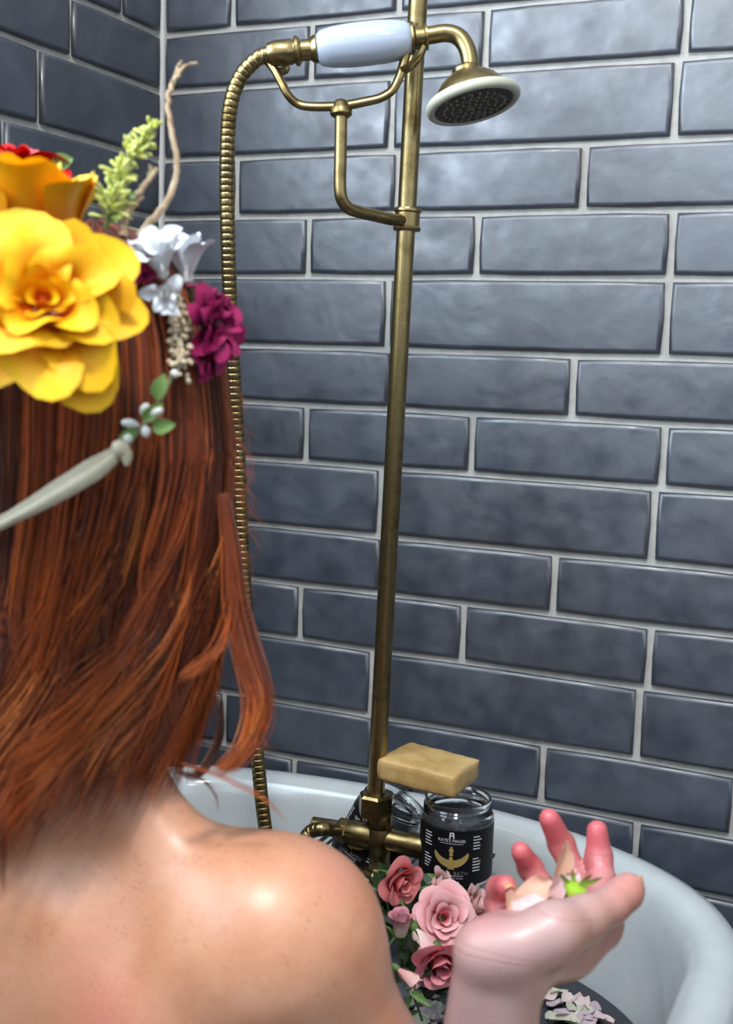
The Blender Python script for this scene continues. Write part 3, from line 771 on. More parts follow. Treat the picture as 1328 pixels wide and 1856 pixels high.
# hand
mcp = {'i': at(1083, 1656, .822), 'm': at(1040, 1655, .835), 'r': at(987, 1662, .832), 'p': at(918, 1684, .815)}
B.cone(W_+wv*.010, mcp['i'], .0160, .0135, .012); B.cone(W_+wv*.004, mcp['m'], .0150, .0125, .012)
B.cone(W_-wv*.004, mcp['r'], .0145, .0120, .012); B.cone(W_-wv*.010, mcp['p'], .0145, .0110, .012)
B.cone(at(884, 1714, .768), at(900, 1692, .790), .0112, .0100, .015)                     # heel below the little finger
B.chain([at(945, 1712, .758), at(1002, 1690, .765), at(1062, 1664, .783)], [.0130, .0160, .0140], .015)   # ball of the thumb
B.chain([at(955, 1756, .780), at(1030, 1722, .800), at(1085, 1684, .822)], [.0140, .0155, .0150], .015)     # edge of the hand towards the index
B.chain([at(1062, 1664, .783), at(1108, 1641, .797), at(1134, 1618, .808), at(1141, 1608, .811)], [.0130, .0108, .0105, .0088], .008)
FING = {'i': ([mcp['i'], at(1091, 1600, .850), at(1085, 1553, .862), at(1082, 1505, .862)], [.0102, .0094, .0091, .0076]),
        'm': ([mcp['m'], at(1044, 1592, .868), at(1017, 1530, .874), at(995, 1484, .862)], [.0102, .0094, .0091, .0077]),
        'r': ([mcp['r'], at(984, 1612, .862), at(960, 1572, .868), at(943, 1543, .856)], [.0098, .0090, .0085, .0072]),
        'p': ([mcp['p'], at(902, 1640, .836), at(904, 1612, .832), at(917, 1606, .815)], [.0095, .0086, .0084, .0076])}
for k_, (pts, rs) in FING.items():
    B.chain(pts, rs, .004)
    for j in (1, 2): B.ell(pts[j], (rs[j]*1.05,)*3, .003)
P, Q = B.mesh()
me = bpy.data.meshes.new('person')
me.from_pydata(P.tolist(), [], Q.tolist()); me.update()
import bmesh
bm = bmesh.new(); bm.from_mesh(me)
bmesh.ops.recalc_face_normals(bm, faces=bm.faces)
for _ in range(2): bmesh.ops.smooth_vert(bm, verts=bm.verts, factor=0.5, use_axis_x=True, use_axis_y=True, use_axis_z=True)
bm.to_mesh(me); bm.free(); me.shade_smooth()
P = np.empty(len(me.vertices)*3); me.vertices.foreach_get('co', P); P = P.reshape(-1, 3)
flush = np.zeros(len(P)); pale = np.zeros(len(P))
def near(c, r): return np.clip(1-np.linalg.norm(P-c, axis=1)/r, 0, 1)
for k_, (pts, rs) in FING.items():
    for j, g in ((1, .5), (2, .75), (3, 1.0)): flush = np.maximum(flush, g*np.minimum(1, near(pts[j], .030)*1.8))
flush = np.maximum(flush, .45*near(at(880, 1680, .775), .03)); flush = np.maximum(flush, .35*near(at(1140, 1615, .80), .035))
flush = np.maximum(flush, .55*near(mcp['m'], .05)); flush = np.maximum(flush, .35*near(np.array([.43, -.70, .66]), .05))
def segd(a, b):
    d = b-a; t = np.clip(((P-a)@d)/(d@d), 0, 1)[:, None]; return np.linalg.norm(P-a-t*d, axis=1)
NM = np.empty(len(P)*3); me.vertices.foreach_get('normal', NM); NM = NM.reshape(-1, 3)
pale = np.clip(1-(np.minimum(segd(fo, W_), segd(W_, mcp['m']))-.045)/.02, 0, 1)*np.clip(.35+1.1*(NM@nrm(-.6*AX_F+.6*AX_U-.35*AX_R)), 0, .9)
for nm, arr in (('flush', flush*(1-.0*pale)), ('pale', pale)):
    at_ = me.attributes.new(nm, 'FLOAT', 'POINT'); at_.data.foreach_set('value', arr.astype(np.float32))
person = link('person', me, SKIN)
tag(person, 'bare-shouldered red-haired person seen from behind, sitting in the bathtub with one palm raised', 'person')
NAIL = mat_simple('nail', (0.62, 0.26, 0.13), 0.15)
def nail(c, n, l, w_, ln):
    n = nrm(n); l = nrm(l-n*(l@n)); t = np.cross(n, l); g = []
    for i in np.linspace(-1, 1, 7):
        for j in np.linspace(0, 1, 6):
            wd = w_*(1-.35*max(0, j-.6)); g.append(c+l*ln*j+t*wd*i*(1-.12*(1-j))-n*(w_*.55*i*i)+n*(.0012*math.sin(j*2.5)))
    V, F = grid_mesh(np.array(g).reshape(7, 6, 3), 7, 6); return MB().add(V, F)
thumb_tip = at(1146, 1606, .811)
nb = nail(at(1141, 1609, .811)+.0091*nrm(.86*AX_R-.10*AX_U-.5*AX_F), .80*AX_R+.2*AX_U-.55*AX_F, -.12*AX_R+.95*AX_U+.12*AX_F, .0042, .0098); nb.build('nail', NAIL, person)
fp = FING['p'][0]; pd = nrm(fp[3]-fp[2])
nail(fp[3]+pd*.0052+AX_U*.0026, AX_U*.75+pd*.65, pd*.75-AX_U*.65, .0040, .0055).build('nail', NAIL, person)
EYE = mat_simple('eye', (0.75, 0.75, 0.73), 0.1); IRIS = mat_simple('iris', (0.10, 0.16, 0.12), 0.1)
for sx in (-1, 1):
    c = np.array([HX+sx*.030, HY+.080, 1.033])
    MB().lathe([(.0111*math.sin(t)+1e-5, -.0111*math.cos(t)) for t in np.linspace(0, math.pi, 10)], c, (0, 1, 0), 16).build('eye', EYE, person)

# ------------------------------------------------------------------ hair: a scalp layer and thousands of strands in wavy clumps
ER = nrm([AX_R[0], AX_R[1], 0]); EB = np.array([ER[1], -ER[0], 0.0]); HC = np.array([HX, HY, 0.0])
ZT = np.array([.70, .727, .767, .804, .841, .878, .934, 1.007, 1.063])
RRt = np.array([.062, .066, .072, .078, .088, .093, .095, .098, .088]); RBt = np.array([.112, .112, .108, .106, .106, .108, .112, .114, .108])
TOPZ, MIDZ = 1.153, 1.045
def env(th, z):
    rr = np.interp(z, ZT, RRt); rb = np.interp(z, ZT, RBt)
    return 1/np.sqrt((np.cos(th)/rr)**2+(np.sin(th)/rb)**2)
def hpos(th, s, zend, lam):
    """s in 0..1 from the crown down to the tip"""
    q = np.minimum(s/.30, 1)*math.pi/2
    z = np.where(s < .30, MIDZ+(TOPZ-MIDZ)*np.cos(q), MIDZ-(MIDZ-zend)*(s-.30)/.70)
    r = np.where(s < .30, env(th, MIDZ)*np.sin(q), env(th, z))*lam
    z = np.where(s < .30, z-(1-lam)*.09, z)
    return HC+r[:, None]*(np.cos(th)[:, None]*ER+np.sin(th)[:, None]*EB)+z[:, None]*np.array([0, 0, 1.0])
HV, HF, HT, hn = [], [], [], 0
def strands(paths, rad, tone):
    """paths (m, k, 3): three-sided tapering tubes"""
    global hn
    m, k, _ = paths.shape
    T = np.gradient(paths, axis=1); T /= np.linalg.norm(T, axis=2, keepdims=True)+1e-9
    A = np.cross(T, np.array([.3, .2, .93])); A /= np.linalg.norm(A, axis=2, keepdims=True)+1e-9; Bn = np.cross(T, A)
    prof = np.interp(np.linspace(0, 1, k), [0, .1, .7, 1], [.6, 1, .9, .15])*rad
    vs = []
    for j in range(3):
        a = 2*math.pi*j/3
        vs.append(paths+prof[None, :, None]*(math.cos(a)*A+math.sin(a)*Bn))
    Vv = np.stack(vs, 2).reshape(-1, 3)
    i, t, j = np.meshgrid(np.arange(m), np.arange(k-1), np.arange(3), indexing='ij'); j2 = (j+1) % 3
    b = hn+(i*k+t)*3
    HF.append(np.stack([b+j, b+j2, b+3+j2, b+3+j], -1).reshape(-1, 4)); HV.append(Vv)
    HT.append(np.broadcast_to(np.clip(tone[:, None, None]+np.linspace(-.16, .16, k)[None, :, None], 0, 1), (m, k, 3)).reshape(-1)); hn += len(Vv)
NP = 18
sgrid = np.linspace(0.02, 1, NP)
for c in range(420):
    th0 = math.radians(nrg.uniform(-42, 222)); cnt = 26
    deg = math.degrees(th0)
    zend = np.interp(deg, [-42, -10, 10, 55, 85, 110, 140, 222], [.83, .812, .805, .803, .778, .748, .715, .70])+nrg.normal(0, .016)
    layer = nrg.uniform(.86, 1.0); ph = nrg.uniform(0, 6.3); fq = nrg.uniform(1.1, 2.1); am = nrg.uniform(.04, .15)
    sweep = math.radians(np.interp(deg, [-42, 0, 60, 120, 222], [38, 58, 52, 30, 14]))*nrg.uniform(.4, 1.3)
    th = th0+nrg.normal(0, .055, (cnt, 1))*(1-.55*sgrid)[None]
    fall = np.clip((sgrid-.30)/.70, 0, 1)
    th = th+sweep*fall[None]**2.2+am*np.sin(6.28*fq*fall+ph)[None]*fall[None]**1.2
    lam = layer-nrg.uniform(0, .07, (cnt, 1))+nrg.uniform(.015, .06)*np.cos(6.28*fq*fall+ph)[None]*fall[None]**1.3
    flick = nrg.uniform(-.06, .16); lam = lam+flick*np.clip((fall-.75)/.25, 0, 1)[None]**2
    ze = zend+nrg.normal(0, .010, cnt)
    P_ = np.stack([hpos(th[i], sgrid, ze[i], lam[i]) for i in range(cnt)])
    tone = np.clip(nrg.normal(.40, .22)+nrg.normal(0, .10, cnt), 0.05, .95)
    strands(P_, .00042, tone)
def lock(pts, cnt, spread, tone0, rad=.0004):
    g = spline(pts, NP); off = nrg.normal(0, spread, (cnt, 1, 3)); tw = np.linspace(0, 1, NP)[None, :, None]
    P_ = g[None]+off*(.45+.75*np.sin(tw*math.pi)) + nrg.normal(0, spread*.5, (cnt, 1, 3))*tw
    strands(P_, rad, np.clip(tone0+nrg.normal(0, .12, cnt), 0, 1))
lock([at(405, 900, .775), at(420, 1000, .772), at(428, 1090, .770), at(446, 1170, .772), at(466, 1240, .775), at(470, 1292, .776), at(456, 1340, .772), at(428, 1376, .766), at(398, 1396, .760)], 150, .0030, .62)
lock([at(415, 1080, .77), at(430, 1160, .77), at(450, 1225, .772), at(462, 1270, .772), at(455, 1320, .770), at(436, 1362, .765)], 90, .0024, .7)
lock([at(425, 1020, .765), at(421, 1100, .765), at(400, 1170, .758), at(352, 1212, .745), at(330, 1225, .742)], 12, .0022, .75, .0003)
lock([at(400, 1270, .765), at(398, 1330, .765), at(375, 1385, .760), at(352, 1405, .755), at(322, 1398, .75)], 30, .0012, .12)
lock([at(330, 1385, .75), at(380, 1402, .752), at(430, 1425, .756), at(480, 1452, .762), at(520, 1490, .77)], 5, .0010, .75, .0003)
lock([at(340, 1400, .75), at(372, 1418, .752), at(392, 1445, .754), at(396, 1470, .756)], 4, .0008, .3, .0003)
for _ in range(120):    # flyaway hairs on the right
    v0 = nrg.uniform(640, 1320); u0 = np.interp(v0, [640, 800, 1000, 1150, 1320], [400, 432, 425, 425, 455])-8; d0 = .785+nrg.normal(0, .012)
    a = nrg.uniform(-.6, 1.0); L = nrg.uniform(25, 75)
    lock([at(u0-10, v0-30, d0), at(u0+L*.25, v0+L*.2, d0), at(u0+L*.55+a*8, v0+L*.65, d0), at(u0+L*(.5+a*.6), v0+L*(1.2-.5*a), d0)], 1, .0004, .6, .00016)
hair_bm = MB()
U_, V_ = np.meshgrid(np.linspace(math.radians(-60), math.radians(240), 60), np.linspace(0.0, .92, 26), indexing='ij')
cap = np.stack([hpos(U_[i], V_[i], .84, np.full(26, .86)) for i in range(60)])
cv, cf = grid_mesh(cap, 60, 26)
HF.append(np.array(cf)+hn); HV.append(cv); HT.append(np.full(len(cv), .10)); hn += len(cv)
me = bpy.data.meshes.new('hair'); HVa = np.concatenate(HV); HFa = np.concatenate(HF)
me.vertices.add(len(HVa)); me.vertices.foreach_set('co', HVa.astype(np.float32).ravel())
me.loops.add(HFa.size); me.loops.foreach_set('vertex_index', HFa.astype(np.int32).ravel())
me.polygons.add(len(HFa)); me.polygons.foreach_set('loop_start', (np.arange(len(HFa))*4).astype(np.int32))
me.update(calc_edges=True); me.shade_smooth()
ta = me.attributes.new('tone', 'FLOAT', 'POINT'); ta.data.foreach_set('value', np.concatenate(HT).astype(np.float32))
tag(link('hair', me, HAIR, person), kind='stuff')

# ------------------------------------------------------------------ flowers
def petal_grid(L, r0, r1, p, h, q, half, curl=0.0, ruffle=0.0, ph=0.0, nu=11, nv=9, tip=.22, droop=0.0, notch=0.0):
    """a curved petal around the local z axis, centred on +x"""
    out = np.zeros((nu, nv, 3)); al = np.zeros((nu, nv))
    for i, u in enumerate(np.linspace(-1, 1, nu)):
        for j, v in enumerate(np.linspace(0, 1, nv)):
            vv = v*(1-tip*abs(u)**2.4+notch*abs(u)*(1-abs(u)))
            r = r0+(r1-r0)*vv**p; z = h*vv**q-droop*vv**3
            c = max(0, vv-.62)/.38
            r += curl*c*c; z -= abs(curl)*.55*c**3
            r += ruffle*math.sin(3.2*u+ph)*vv*vv; z += ruffle*.6*math.cos(4.1*u+ph*1.7)*vv*vv
            a = half*u*(.50+.50*min(1, vv*1.6))
            r_ = r*(1+.10*u*u*vv)
            out[i, j] = (r_*math.cos(a), r_*math.sin(a), z); al[i, j] = vv
    return out, al
def put_petal(name, G, al, M3, c, mat, parent, rz=0.0):
    nu, nv, _ = G.shape
    R = np.array([[math.cos(rz), -math.sin(rz), 0], [math.sin(rz), math.cos(rz), 0], [0, 0, 1]])
    V = (G.reshape(-1, 3)@R.T)@M3.T+c
    _, F = grid_mesh(G, nu, nv)
    o = MB().add(V, F).build(name, mat, parent, angle=None)
    a = o.data.attributes.new('along', 'FLOAT', 'POINT'); a.data.foreach_set('value', al.reshape(-1).astype(np.float32))
    return o
def petals(parent, c, M3, layers, mat, seed, scale=1.0, wild=1.0):
    r = random.Random(seed); base = r.uniform(0, 6)
    for (n, r0, r1, p, h, q, half, curl, ruf) in layers:
        base += 1.1
        for k in range(n):
            G, al = petal_grid(1, r0*scale, r1*scale*r.uniform(1-.08*wild, 1+.08*wild), p, h*scale*r.uniform(1-.07*wild, 1+.07*wild), q, half, curl*scale*r.uniform(.7, 1.3), ruf*wild*scale, r.uniform(0, 6))
            put_petal('petal', G, al, M3, c, mat, parent, base+2*math.pi*k/n+r.uniform(-.12, .12)*wild)
LEAF = mat_petal('dark green leaf', (0.022, 0.045, 0.014), (0.012, 0.026, 0.009), 0.4, 0.0)
LEAFL = mat_petal('light green leaf', (0.16, 0.27, 0.08), (0.10, 0.19, 0.05), 0.45, 0.1)
STEM = mat_simple('green stem', (0.08, 0.14, 0.04), 0.5)
def leaf_mesh(p, d, n, L, wd, curve=.25, nu=5, nv=8):
    d = nrm(d); n = nrm(np.asarray(n)-d*(np.asarray(n)@d)); t = np.cross(n, d); G = np.zeros((nu, nv, 3)); al = np.zeros((nu, nv))
    for i, u in enumerate(np.linspace(-1, 1, nu)):
        for j, v in enumerate(np.linspace(0, 1, nv)):
            wv_ = wd*math.sin(math.pi*min(1, v**.75))**.8*(1 if v < 1 else 0)
            G[i, j] = np.asarray(p)+d*L*v+t*u*wv_-n*(curve*L*v*v)+n*abs(u)*wv_*.35; al[i, j] = v
    return G, al
def leaf(name, p, d, n, L, wd, mat, parent, curve=.25):
    G, al = leaf_mesh(p, d, n, L, wd, curve)
    return put_petal(name, G, al, np.eye(3), np.zeros(3), mat, parent)

# --- the crown of silk flowers on the head
hc0 = at(200, 700, .74)
crown = empty('flower_crown', hc0, 'crown of yellow, white and magenta silk flowers tied with cream ribbon round red hair', 'flower crown')
VINE = mat_simple('vine', (0.13, 0.12, 0.05), 0.6)
ring = spline([at(222, 815, .700), at(262, 770, .708), at(295, 715, .722), at(320, 660, .738), at(340, 600, .757), at(350, 530, .778), at(330, 470, .80), at(280, 430, .83), at(190, 410, .865), at(70, 430, .875), at(-50, 540, .85), at(-115, 680, .80), at(-115, 840, .75), at(-60, 965, .725)], 70)
MB().tube(ring-hc0, .0016, 8).build('vine', VINE, crown)
RIB = mat_simple('cream ribbon', (0.42, 0.38, 0.27), 0.6, (0.50, 0.46, 0.34), 200)
rp = spline([at(-60, 972, .716), at(0, 948, .704), at(50, 922, .697), at(100, 893, .693), at(145, 866, .692), at(185, 840, .693), at(215, 818, .696), at(226, 812, .698)], 40)
rw = np.interp(np.linspace(0, 1, 40), [0, .2, .45, .65, .8, .92, 1], [.0042, .0040, .0062, .0066, .0045, .0024, .0020])
tt = np.gradient(rp, axis=0); tt /= np.linalg.norm(tt, axis=1)[:, None]; sd = np.cross(tt, -AX_F); sd /= np.linalg.norm(sd, axis=1)[:, None]
rows = np.stack([rp+sd*rw[:, None]*k-AX_F*(.0012*(1-k*k)+.0006*math.sin(5*k)) for k in np.linspace(-1, 1, 7)], 0)
back = rows[::-1]+AX_F*.0008
rv, rf = grid_mesh(np.concatenate([rows, back, rows[:1]])-hc0, 15, 40)
MB().add(rv, rf).build('ribbon', RIB, crown, angle=None)
kn_ = at(220, 814, .694)-hc0
kb = MB().lathe([(.002, -.0055), (.0045, -.003), (.0050, 0), (.0042, .003), (.0015, .005)], kn_, AX_R-.5*AX_U, 12)
kb.lathe([(.001, -.006), (.003, -.002), (.0034, .001), (.001, .004)], kn_+AX_R*.003-AX_U*.0035, AX_U, 10); kb.build('ribbon_knot', RIB, crown)
BUD = mat_simple('white bud', (0.62, 0.64, 0.60), 0.5); 
for (u, v, d, dx, dy, L) in ((283, 748, .704, .9, .4, .0095), (236, 768, .700, -1, .15, .0105), (264, 782, .700, .1, -.9, .0075), (232, 795, .698, .2, -.5, .006), (316, 678, .728, .4, .8, .006), (262, 742, .712, .5, .8, .0085)):
    p = at(u, v, d)-hc0; a = nrm(dx*AX_R+dy*AX_U-.3*AX_F)
    MB().lathe([(.0003, 0), (.0022, L*.25), (.0028, L*.55), (.0020, L*.85), (.0003, L)], p-a*L*.5, a, 10).build('bud', BUD, crown)
for (u, v, d, dx, dy, L, wd) in ((282, 724, .712, .35, 1, .016, .0048), (275, 776, .700, 1, .15, .014, .0046), (258, 764, .704, .7, .6, .016, .004), (250, 780, .700, -.7, -.3, .012, .003)):
    leaf('leaf', at(u, v, d)-hc0, dx*AX_R+dy*AX_U-.15*AX_F, -AX_F, L, wd, LEAFL, crown, .1)
# cream heather
HEATH = mat_simple('cream floret', (0.62, 0.50, 0.32), 0.6, (0.72, 0.64, 0.48), 150)
hb = MB(); hr = np.random.default_rng(3)
hg = spline([at(335, 680, .735), at(322, 630, .738), at(325, 580, .745), at(320, 545, .75)], 60)
for i in range(110):
    p = hg[hr.integers(4, 60)]; o_ = hr.normal(0, 1, 3); o_ /= np.linalg.norm(o_); p = p+o_*hr.uniform(.002, .0085)-hc0
    r_ = hr.uniform(.0012, .0021); hb.lathe([(r_*.2, -r_), (r_*.9, -r_*.3), (r_, .3*r_), (r_*.3, r_*1.3)], p, o_, 6)
tag(hb.build('heather_sprig', HEATH, crown), kind='stuff')
# magenta carnations
MAG = mat_petal('magenta silk', (0.30, 0.008, 0.085), (0.035, 0.002, 0.012), 0.55, 0.1)
def carnation(c, axis, sc, seed, mat):
    ctr = c-hc0; M3 = frame(axis)
    core = MB().lathe([(.001, -.004*sc), (.004*sc, .002*sc), (.005*sc, .010*sc), (.001, .012*sc)], ctr, axis, 10).build('magenta_flower', mat, crown)
    core.data.attributes.new('along', 'FLOAT', 'POINT')
    petals(core, ctr, M3, [(5, .002, .009, 1, .016, .9, .7, .004, .0035), (6, .003, .016, .9, .014, .8, .65, .005, .0045), (6, .003, .021, .8, .008, .8, .6, .004, .005)], mat, seed, sc)
carnation(at(376, 598, .760), .75*AX_R+.1*AX_U-.45*AX_F, 1.0, 4, MAG)
carnation(at(382, 560, .772), .6*AX_R+.7*AX_U-.25*AX_F, .75, 14, MAG)
carnation(at(372, 640, .757), .8*AX_R-.45*AX_U-.25*AX_F, .7, 15, MAG)
carnation(at(246, 483, .745), .2*AX_R+.1*AX_U-.9*AX_F, .55, 5, MAG)
# white flower
WHT = mat_petal('white silk', (0.76, 0.79, 0.84), (0.66, 0.68, 0.68), 0.6, 0.3)
def white_flower(c, axis, seed, n, sc):
    ctr = c-hc0
    core = MB().lathe([(.001, -.003), (.004, .001), (.0035, .006), (.001, .008)], ctr, axis, 10).build('white_flower', WHT, crown)
    core.data.attributes.new('along', 'FLOAT', 'POINT')
    petals(core, ctr, frame(axis), [(n, .002, .008, .9, .034, .9, .75, .005, .003), (n, .002, .015, .9, .030, .9, .6, .005, .003)], WHT, seed, sc)
white_flower(at(340, 512, .775), -.05*AX_R+.9*AX_U-.25*AX_F, 6, 5, .90)
white_flower(at(296, 500, .745), -.1*AX_R+.6*AX_U-.6*AX_F, 8, 5, .88)
white_flower(at(300, 535, .738), .1*AX_R-.2*AX_U-.9*AX_F, 9, 3, .65)
# green sprig
GS = mat_simple('pale green floret', (0.42, 0.48, 0.06), 0.55, (0.62, 0.64, 0.24), 120)
gb = MB(); gg = spline([at(192, 415, .745), at(205, 355, .747), at(228, 300, .752), at(255, 262, .757), at(280, 228, .762)], 80)
MB().tube(gg-hc0, np.linspace(.0013, .0006, 80), 6).build('sprig_stem', LEAFL, crown)
for i in range(170):
    k = hr.integers(6, 80); t = k/80; p = gg[k]
    o_ = hr.normal(0, 1, 3); o_ /= np.linalg.norm(o_); o_ = nrm(o_+.7*AX_U+.3*AX_R)
    L = (.015-.009*t)*hr.uniform(.6, 1.15)
    gb.lathe([(.0003, 0), (.0007, L*.4), (.0013, L*.8), (.0010, L*.98), (.0002, L*1.05)], p+hr.normal(0, .0012, 3)-hc0, o_, 6)
tag(gb.build('green_sprig', GS, crown), kind='stuff')
leaf('leaf', at(192, 398, .745)-hc0, .9*AX_R+.25*AX_U, -AX_F, .011, .004, LEAFL, crown, .1)
leaf('leaf', at(218, 352, .748)-hc0, .95*AX_R-.05*AX_U, -AX_F, .010, .003, LEAFL, crown, .1)
# dry twigs
TWIG = mat_simple('dry twig', (0.22, 0.13, 0.06), 0.7, (0.50, 0.40, 0.26), 70, 0.4)
def twig(pts, r0, r1):
    q = spline(pts, 40); q = q+nrg.normal(0, .0004, q.shape); return MB().tube(q-hc0, np.linspace(r0, r1, 40), 8)
t1 = twig([at(252, 428, .76), at(275, 400, .762), at(300, 370, .765), at(316, 335, .768), at(321, 300, .77), at(315, 260, .772), at(307, 215, .775), at(305, 180, .777), at(313, 150, .78), at(328, 125, .782)], .0024, .0014).build('twig', TWIG, crown)
twig([at(309, 160, .779), at(318, 135, .781), at(326, 112, .783)], .0012, .0007).build('twiglet', TWIG, t1)
twig([at(326, 128, .782), at(340, 118, .783), at(356, 114, .784)], .0012, .0008).build('twiglet', TWIG, t1)
t2 = twig([at(222, 430, .75), at(228, 400, .751), at(236, 372, .752), at(255, 345, .755), at(275, 318, .757), at(286, 306, .758)], .0026, .0014).build('twig', TWIG, crown)
twig([at(234, 380, .752), at(245, 372, .752), at(257, 358, .753)], .0016, .0010).build('twiglet', TWIG, t2)
twig([at(228, 398, .751), at(222, 380, .751), at(216, 366, .751)], .0014, .0008).build('twiglet', TWIG, t2)
twig([at(268, 324, .757), at(272, 310, .757), at(271, 300, .757)], .0012, .0008).build('twiglet', TWIG, t2)
# red rose at the far side, yellow roses in front
RED = mat_petal('red silk', (0.52, 0.004, 0.006), (0.32, 0.002, 0.004), 0.5, 0.1)
YEL = mat_petal('yellow silk', (0.86, 0.47, 0.002), (0.72, 0.11, 0.001), 0.55, 0.35)
def silk_rose(name, c, axis, layers, mat, seed, sc=1.0):
    ctr = c-hc0
    core = MB().lathe([(.002, 0), (.004*sc, .004*sc), (.005*sc, .010*sc), (.003*sc, .015*sc), (.001, .016*sc)], ctr, axis, 12).build(name, mat, crown)
    a = core.data.attributes.new('along', 'FLOAT', 'POINT')
    petals(core, ctr, frame(axis, AX_U), layers, mat, seed, sc, 2.0)
    return core
LY = [(3, .002, .006, .8, .029, .9, 1.15, .002, .001), (3, .003, .012, .8, .029, .9, 1.0, .003, .002), (4, .005, .020, .8, .030, .9, .90, .006, .0025), (5, .006, .030, .85, .027, .9, .80, .010, .0035), (5, .007, .040, .9, .016, .9, .74, .010, .0045), (6, .007, .046, 1, .004, 1, .66, .006, .004)]
silk_rose('yellow_rose', at(80, 560, .655), .20*AX_R+.22*AX_U-.93*AX_F, LY, YEL, 21, .95)
silk_rose('yellow_rose', at(50, 480, .705), .03*AX_R+.97*AX_U-.16*AX_F, [(3, .004, .012, .7, .048, .9, 1.0, .003, .001), (5, .006, .026, .6, .056, .9, .85, .004, .0025), (6, .008, .037, .5, .056, .9, .75, .006, .003)], YEL, 22, 1.0)
silk_rose('red_rose', at(35, 325, .80), .1*AX_R+.95*AX_U-.2*AX_F, LY[:5], RED, 23, .70)
leaf('leaf', at(95, 300, .79)-hc0, .8*AX_R+.3*AX_U, -AX_F, .014, .006, LEAFL, crown, .1)

# ------------------------------------------------------------------ spray roses heaped in front of the jars
def rose_mat(name, tip, base): return mat_petal(name, tip, base, 0.5, 0.3)
CORAL = rose_mat('coral pink petal', (0.82, 0.27, 0.27), (0.72, 0.11, 0.13)); PALE = rose_mat('pale peach petal', (0.74, 0.47, 0.44), (0.66, 0.33, 0.30))
PINK = rose_mat('pink petal', (0.80, 0.44, 0.45), (0.74, 0.10, 0.17)); DEEP = rose_mat('deep pink petal', (0.80, 0.29, 0.33), (0.66, 0.12, 0.17))
BUDP = rose_mat('pink bud petal', (0.70, 0.30, 0.38), (0.72, 0.58, 0.50))
OPEN = [(3, .002, .005, .8, .017, .9, 1.2, .001, .0006), (4, .002, .009, .8, .0175, .9, .95, .002, .0012), (5, .003, .0135, .75, .0165, .9, .85, .0035, .0015), (5, .003, .018, .75, .014, .9, .80, .005, .0012), (6, .003, .0235, .75, .009, .9, .70, .005, .0012)]
HALF = [(3, .002, .004, .8, .021, .9, 1.2, .0008, .0006), (3, .002, .007, .7, .0215, .9, 1.15, .0018, .0010), (4, .0025, .011, .6, .020, .9, .95, .0045, .0014), (4, .003, .014, .6, .016, .9, .9, .006, .0016)]
TIGHT = [(2, .0015, .0025, .7, .022, .9, 1.7, .0003, .0003), (3, .002, .0048, .5, .0225, .9, 1.25, .0006, .0005), (4, .0025, .0072, .45, .021, .9, 1.0, .0016, .0008)]
def rose(label, c, axis, layers, mat, seed, sc, stem_to, nleaf=2, sep=True):
    axis = nrm(axis); e = empty('pink_rose', c, label, 'rose', 'pink spray roses heaped before the jars')
    M3 = frame(axis); Z = np.zeros(3); r = random.Random(seed)
    petals(e, Z, M3, layers, mat, seed, sc)
    MB().lathe([(.0012, -.008*sc), (.0030*sc, -.006*sc), (.0036*sc, -.002*sc), (.0022*sc, .001)], Z, axis, 10).build('calyx', LEAFL, e)
    if sep:
        for k in range(5):
            a = 2*math.pi*k/5+r.random()
            d = M3@np.array([math.cos(a)*.8, math.sin(a)*.8, .5])
            leaf('sepal', -axis*.002, d, axis, .015*sc, .0026*sc, LEAFL, e, -.15)
    st = np.asarray(stem_to)-c; sp_ = spline([-axis*.006*sc, -axis*.02*sc+st*.15, st*.6-axis*.004, st], 14)
    MB().tube(sp_, .0013, 6).build('stem', STEM, e)
    for k in range(nleaf):
        p = sp_[5+4*k]; d = nrm(np.array([r.uniform(-1, 1), r.uniform(-1, .4), r.uniform(-.3, .6)]))
        leaf('leaf', p, d, -AX_F*.6+np.array([0, 0, .6]), .024*sc+.006, .0075*sc, LEAF, e, .2)
    return e
def S(u, v, d): return at(u, v, d)
rose('large open pink rose facing the viewer in the middle of the heap', S(800, 1664, 1.115), -.86*AX_F+.30*AX_U+.14*AX_R, OPEN, PINK, 31, 1.14, S(770, 1745, 1.15), 2)
rose('coral pink rose directly under the brass mixer valve', S(712, 1588, 1.140), .50*AX_R-.20*AX_U-.80*AX_F, HALF, CORAL, 32, 1.2, S(705, 1690, 1.17), 1)
rose('pale peach rose tucked under the upright jar label', S(775, 1612, 1.150), .85*AX_R+.18*AX_U-.30*AX_F, HALF, PALE, 33, 1.05, S(735, 1690, 1.17), 1)
rose('pale pink rose between the open rose and the raised palm', S(838, 1652, 1.135), .8*AX_R+.42*AX_U-.35*AX_F, HALF, PALE, 34, 1.2, S(800, 1735, 1.16), 2)
rose('pale pink rosebud standing upright beside the shoulder', S(727, 1700, 1.100), -.02*AX_R+.93*AX_U-.28*AX_F, TIGHT, BUDP, 35, 1.25, S(735, 1775, 1.13), 1)
rose('pink rosebud hanging below the large open rose at its left', S(752, 1686, 1.095), .42*AX_R-.72*AX_U-.42*AX_F, TIGHT, BUDP, 36, 1.25, S(742, 1640, 1.15), 0, False)
rose('deep pink rose drooping towards the bath water', S(792, 1722, 1.090), .15*AX_R-.42*AX_U-.88*AX_F, HALF, DEEP, 37, 1.4, S(770, 1668, 1.16), 0, False)
rose('pale peach rose lying low against the shoulder', S(722, 1758, 1.060), .75*AX_R-.45*AX_U-.35*AX_F, TIGHT, PALE, 38, 1.0, S(690, 1735, 1.12), 1, False)
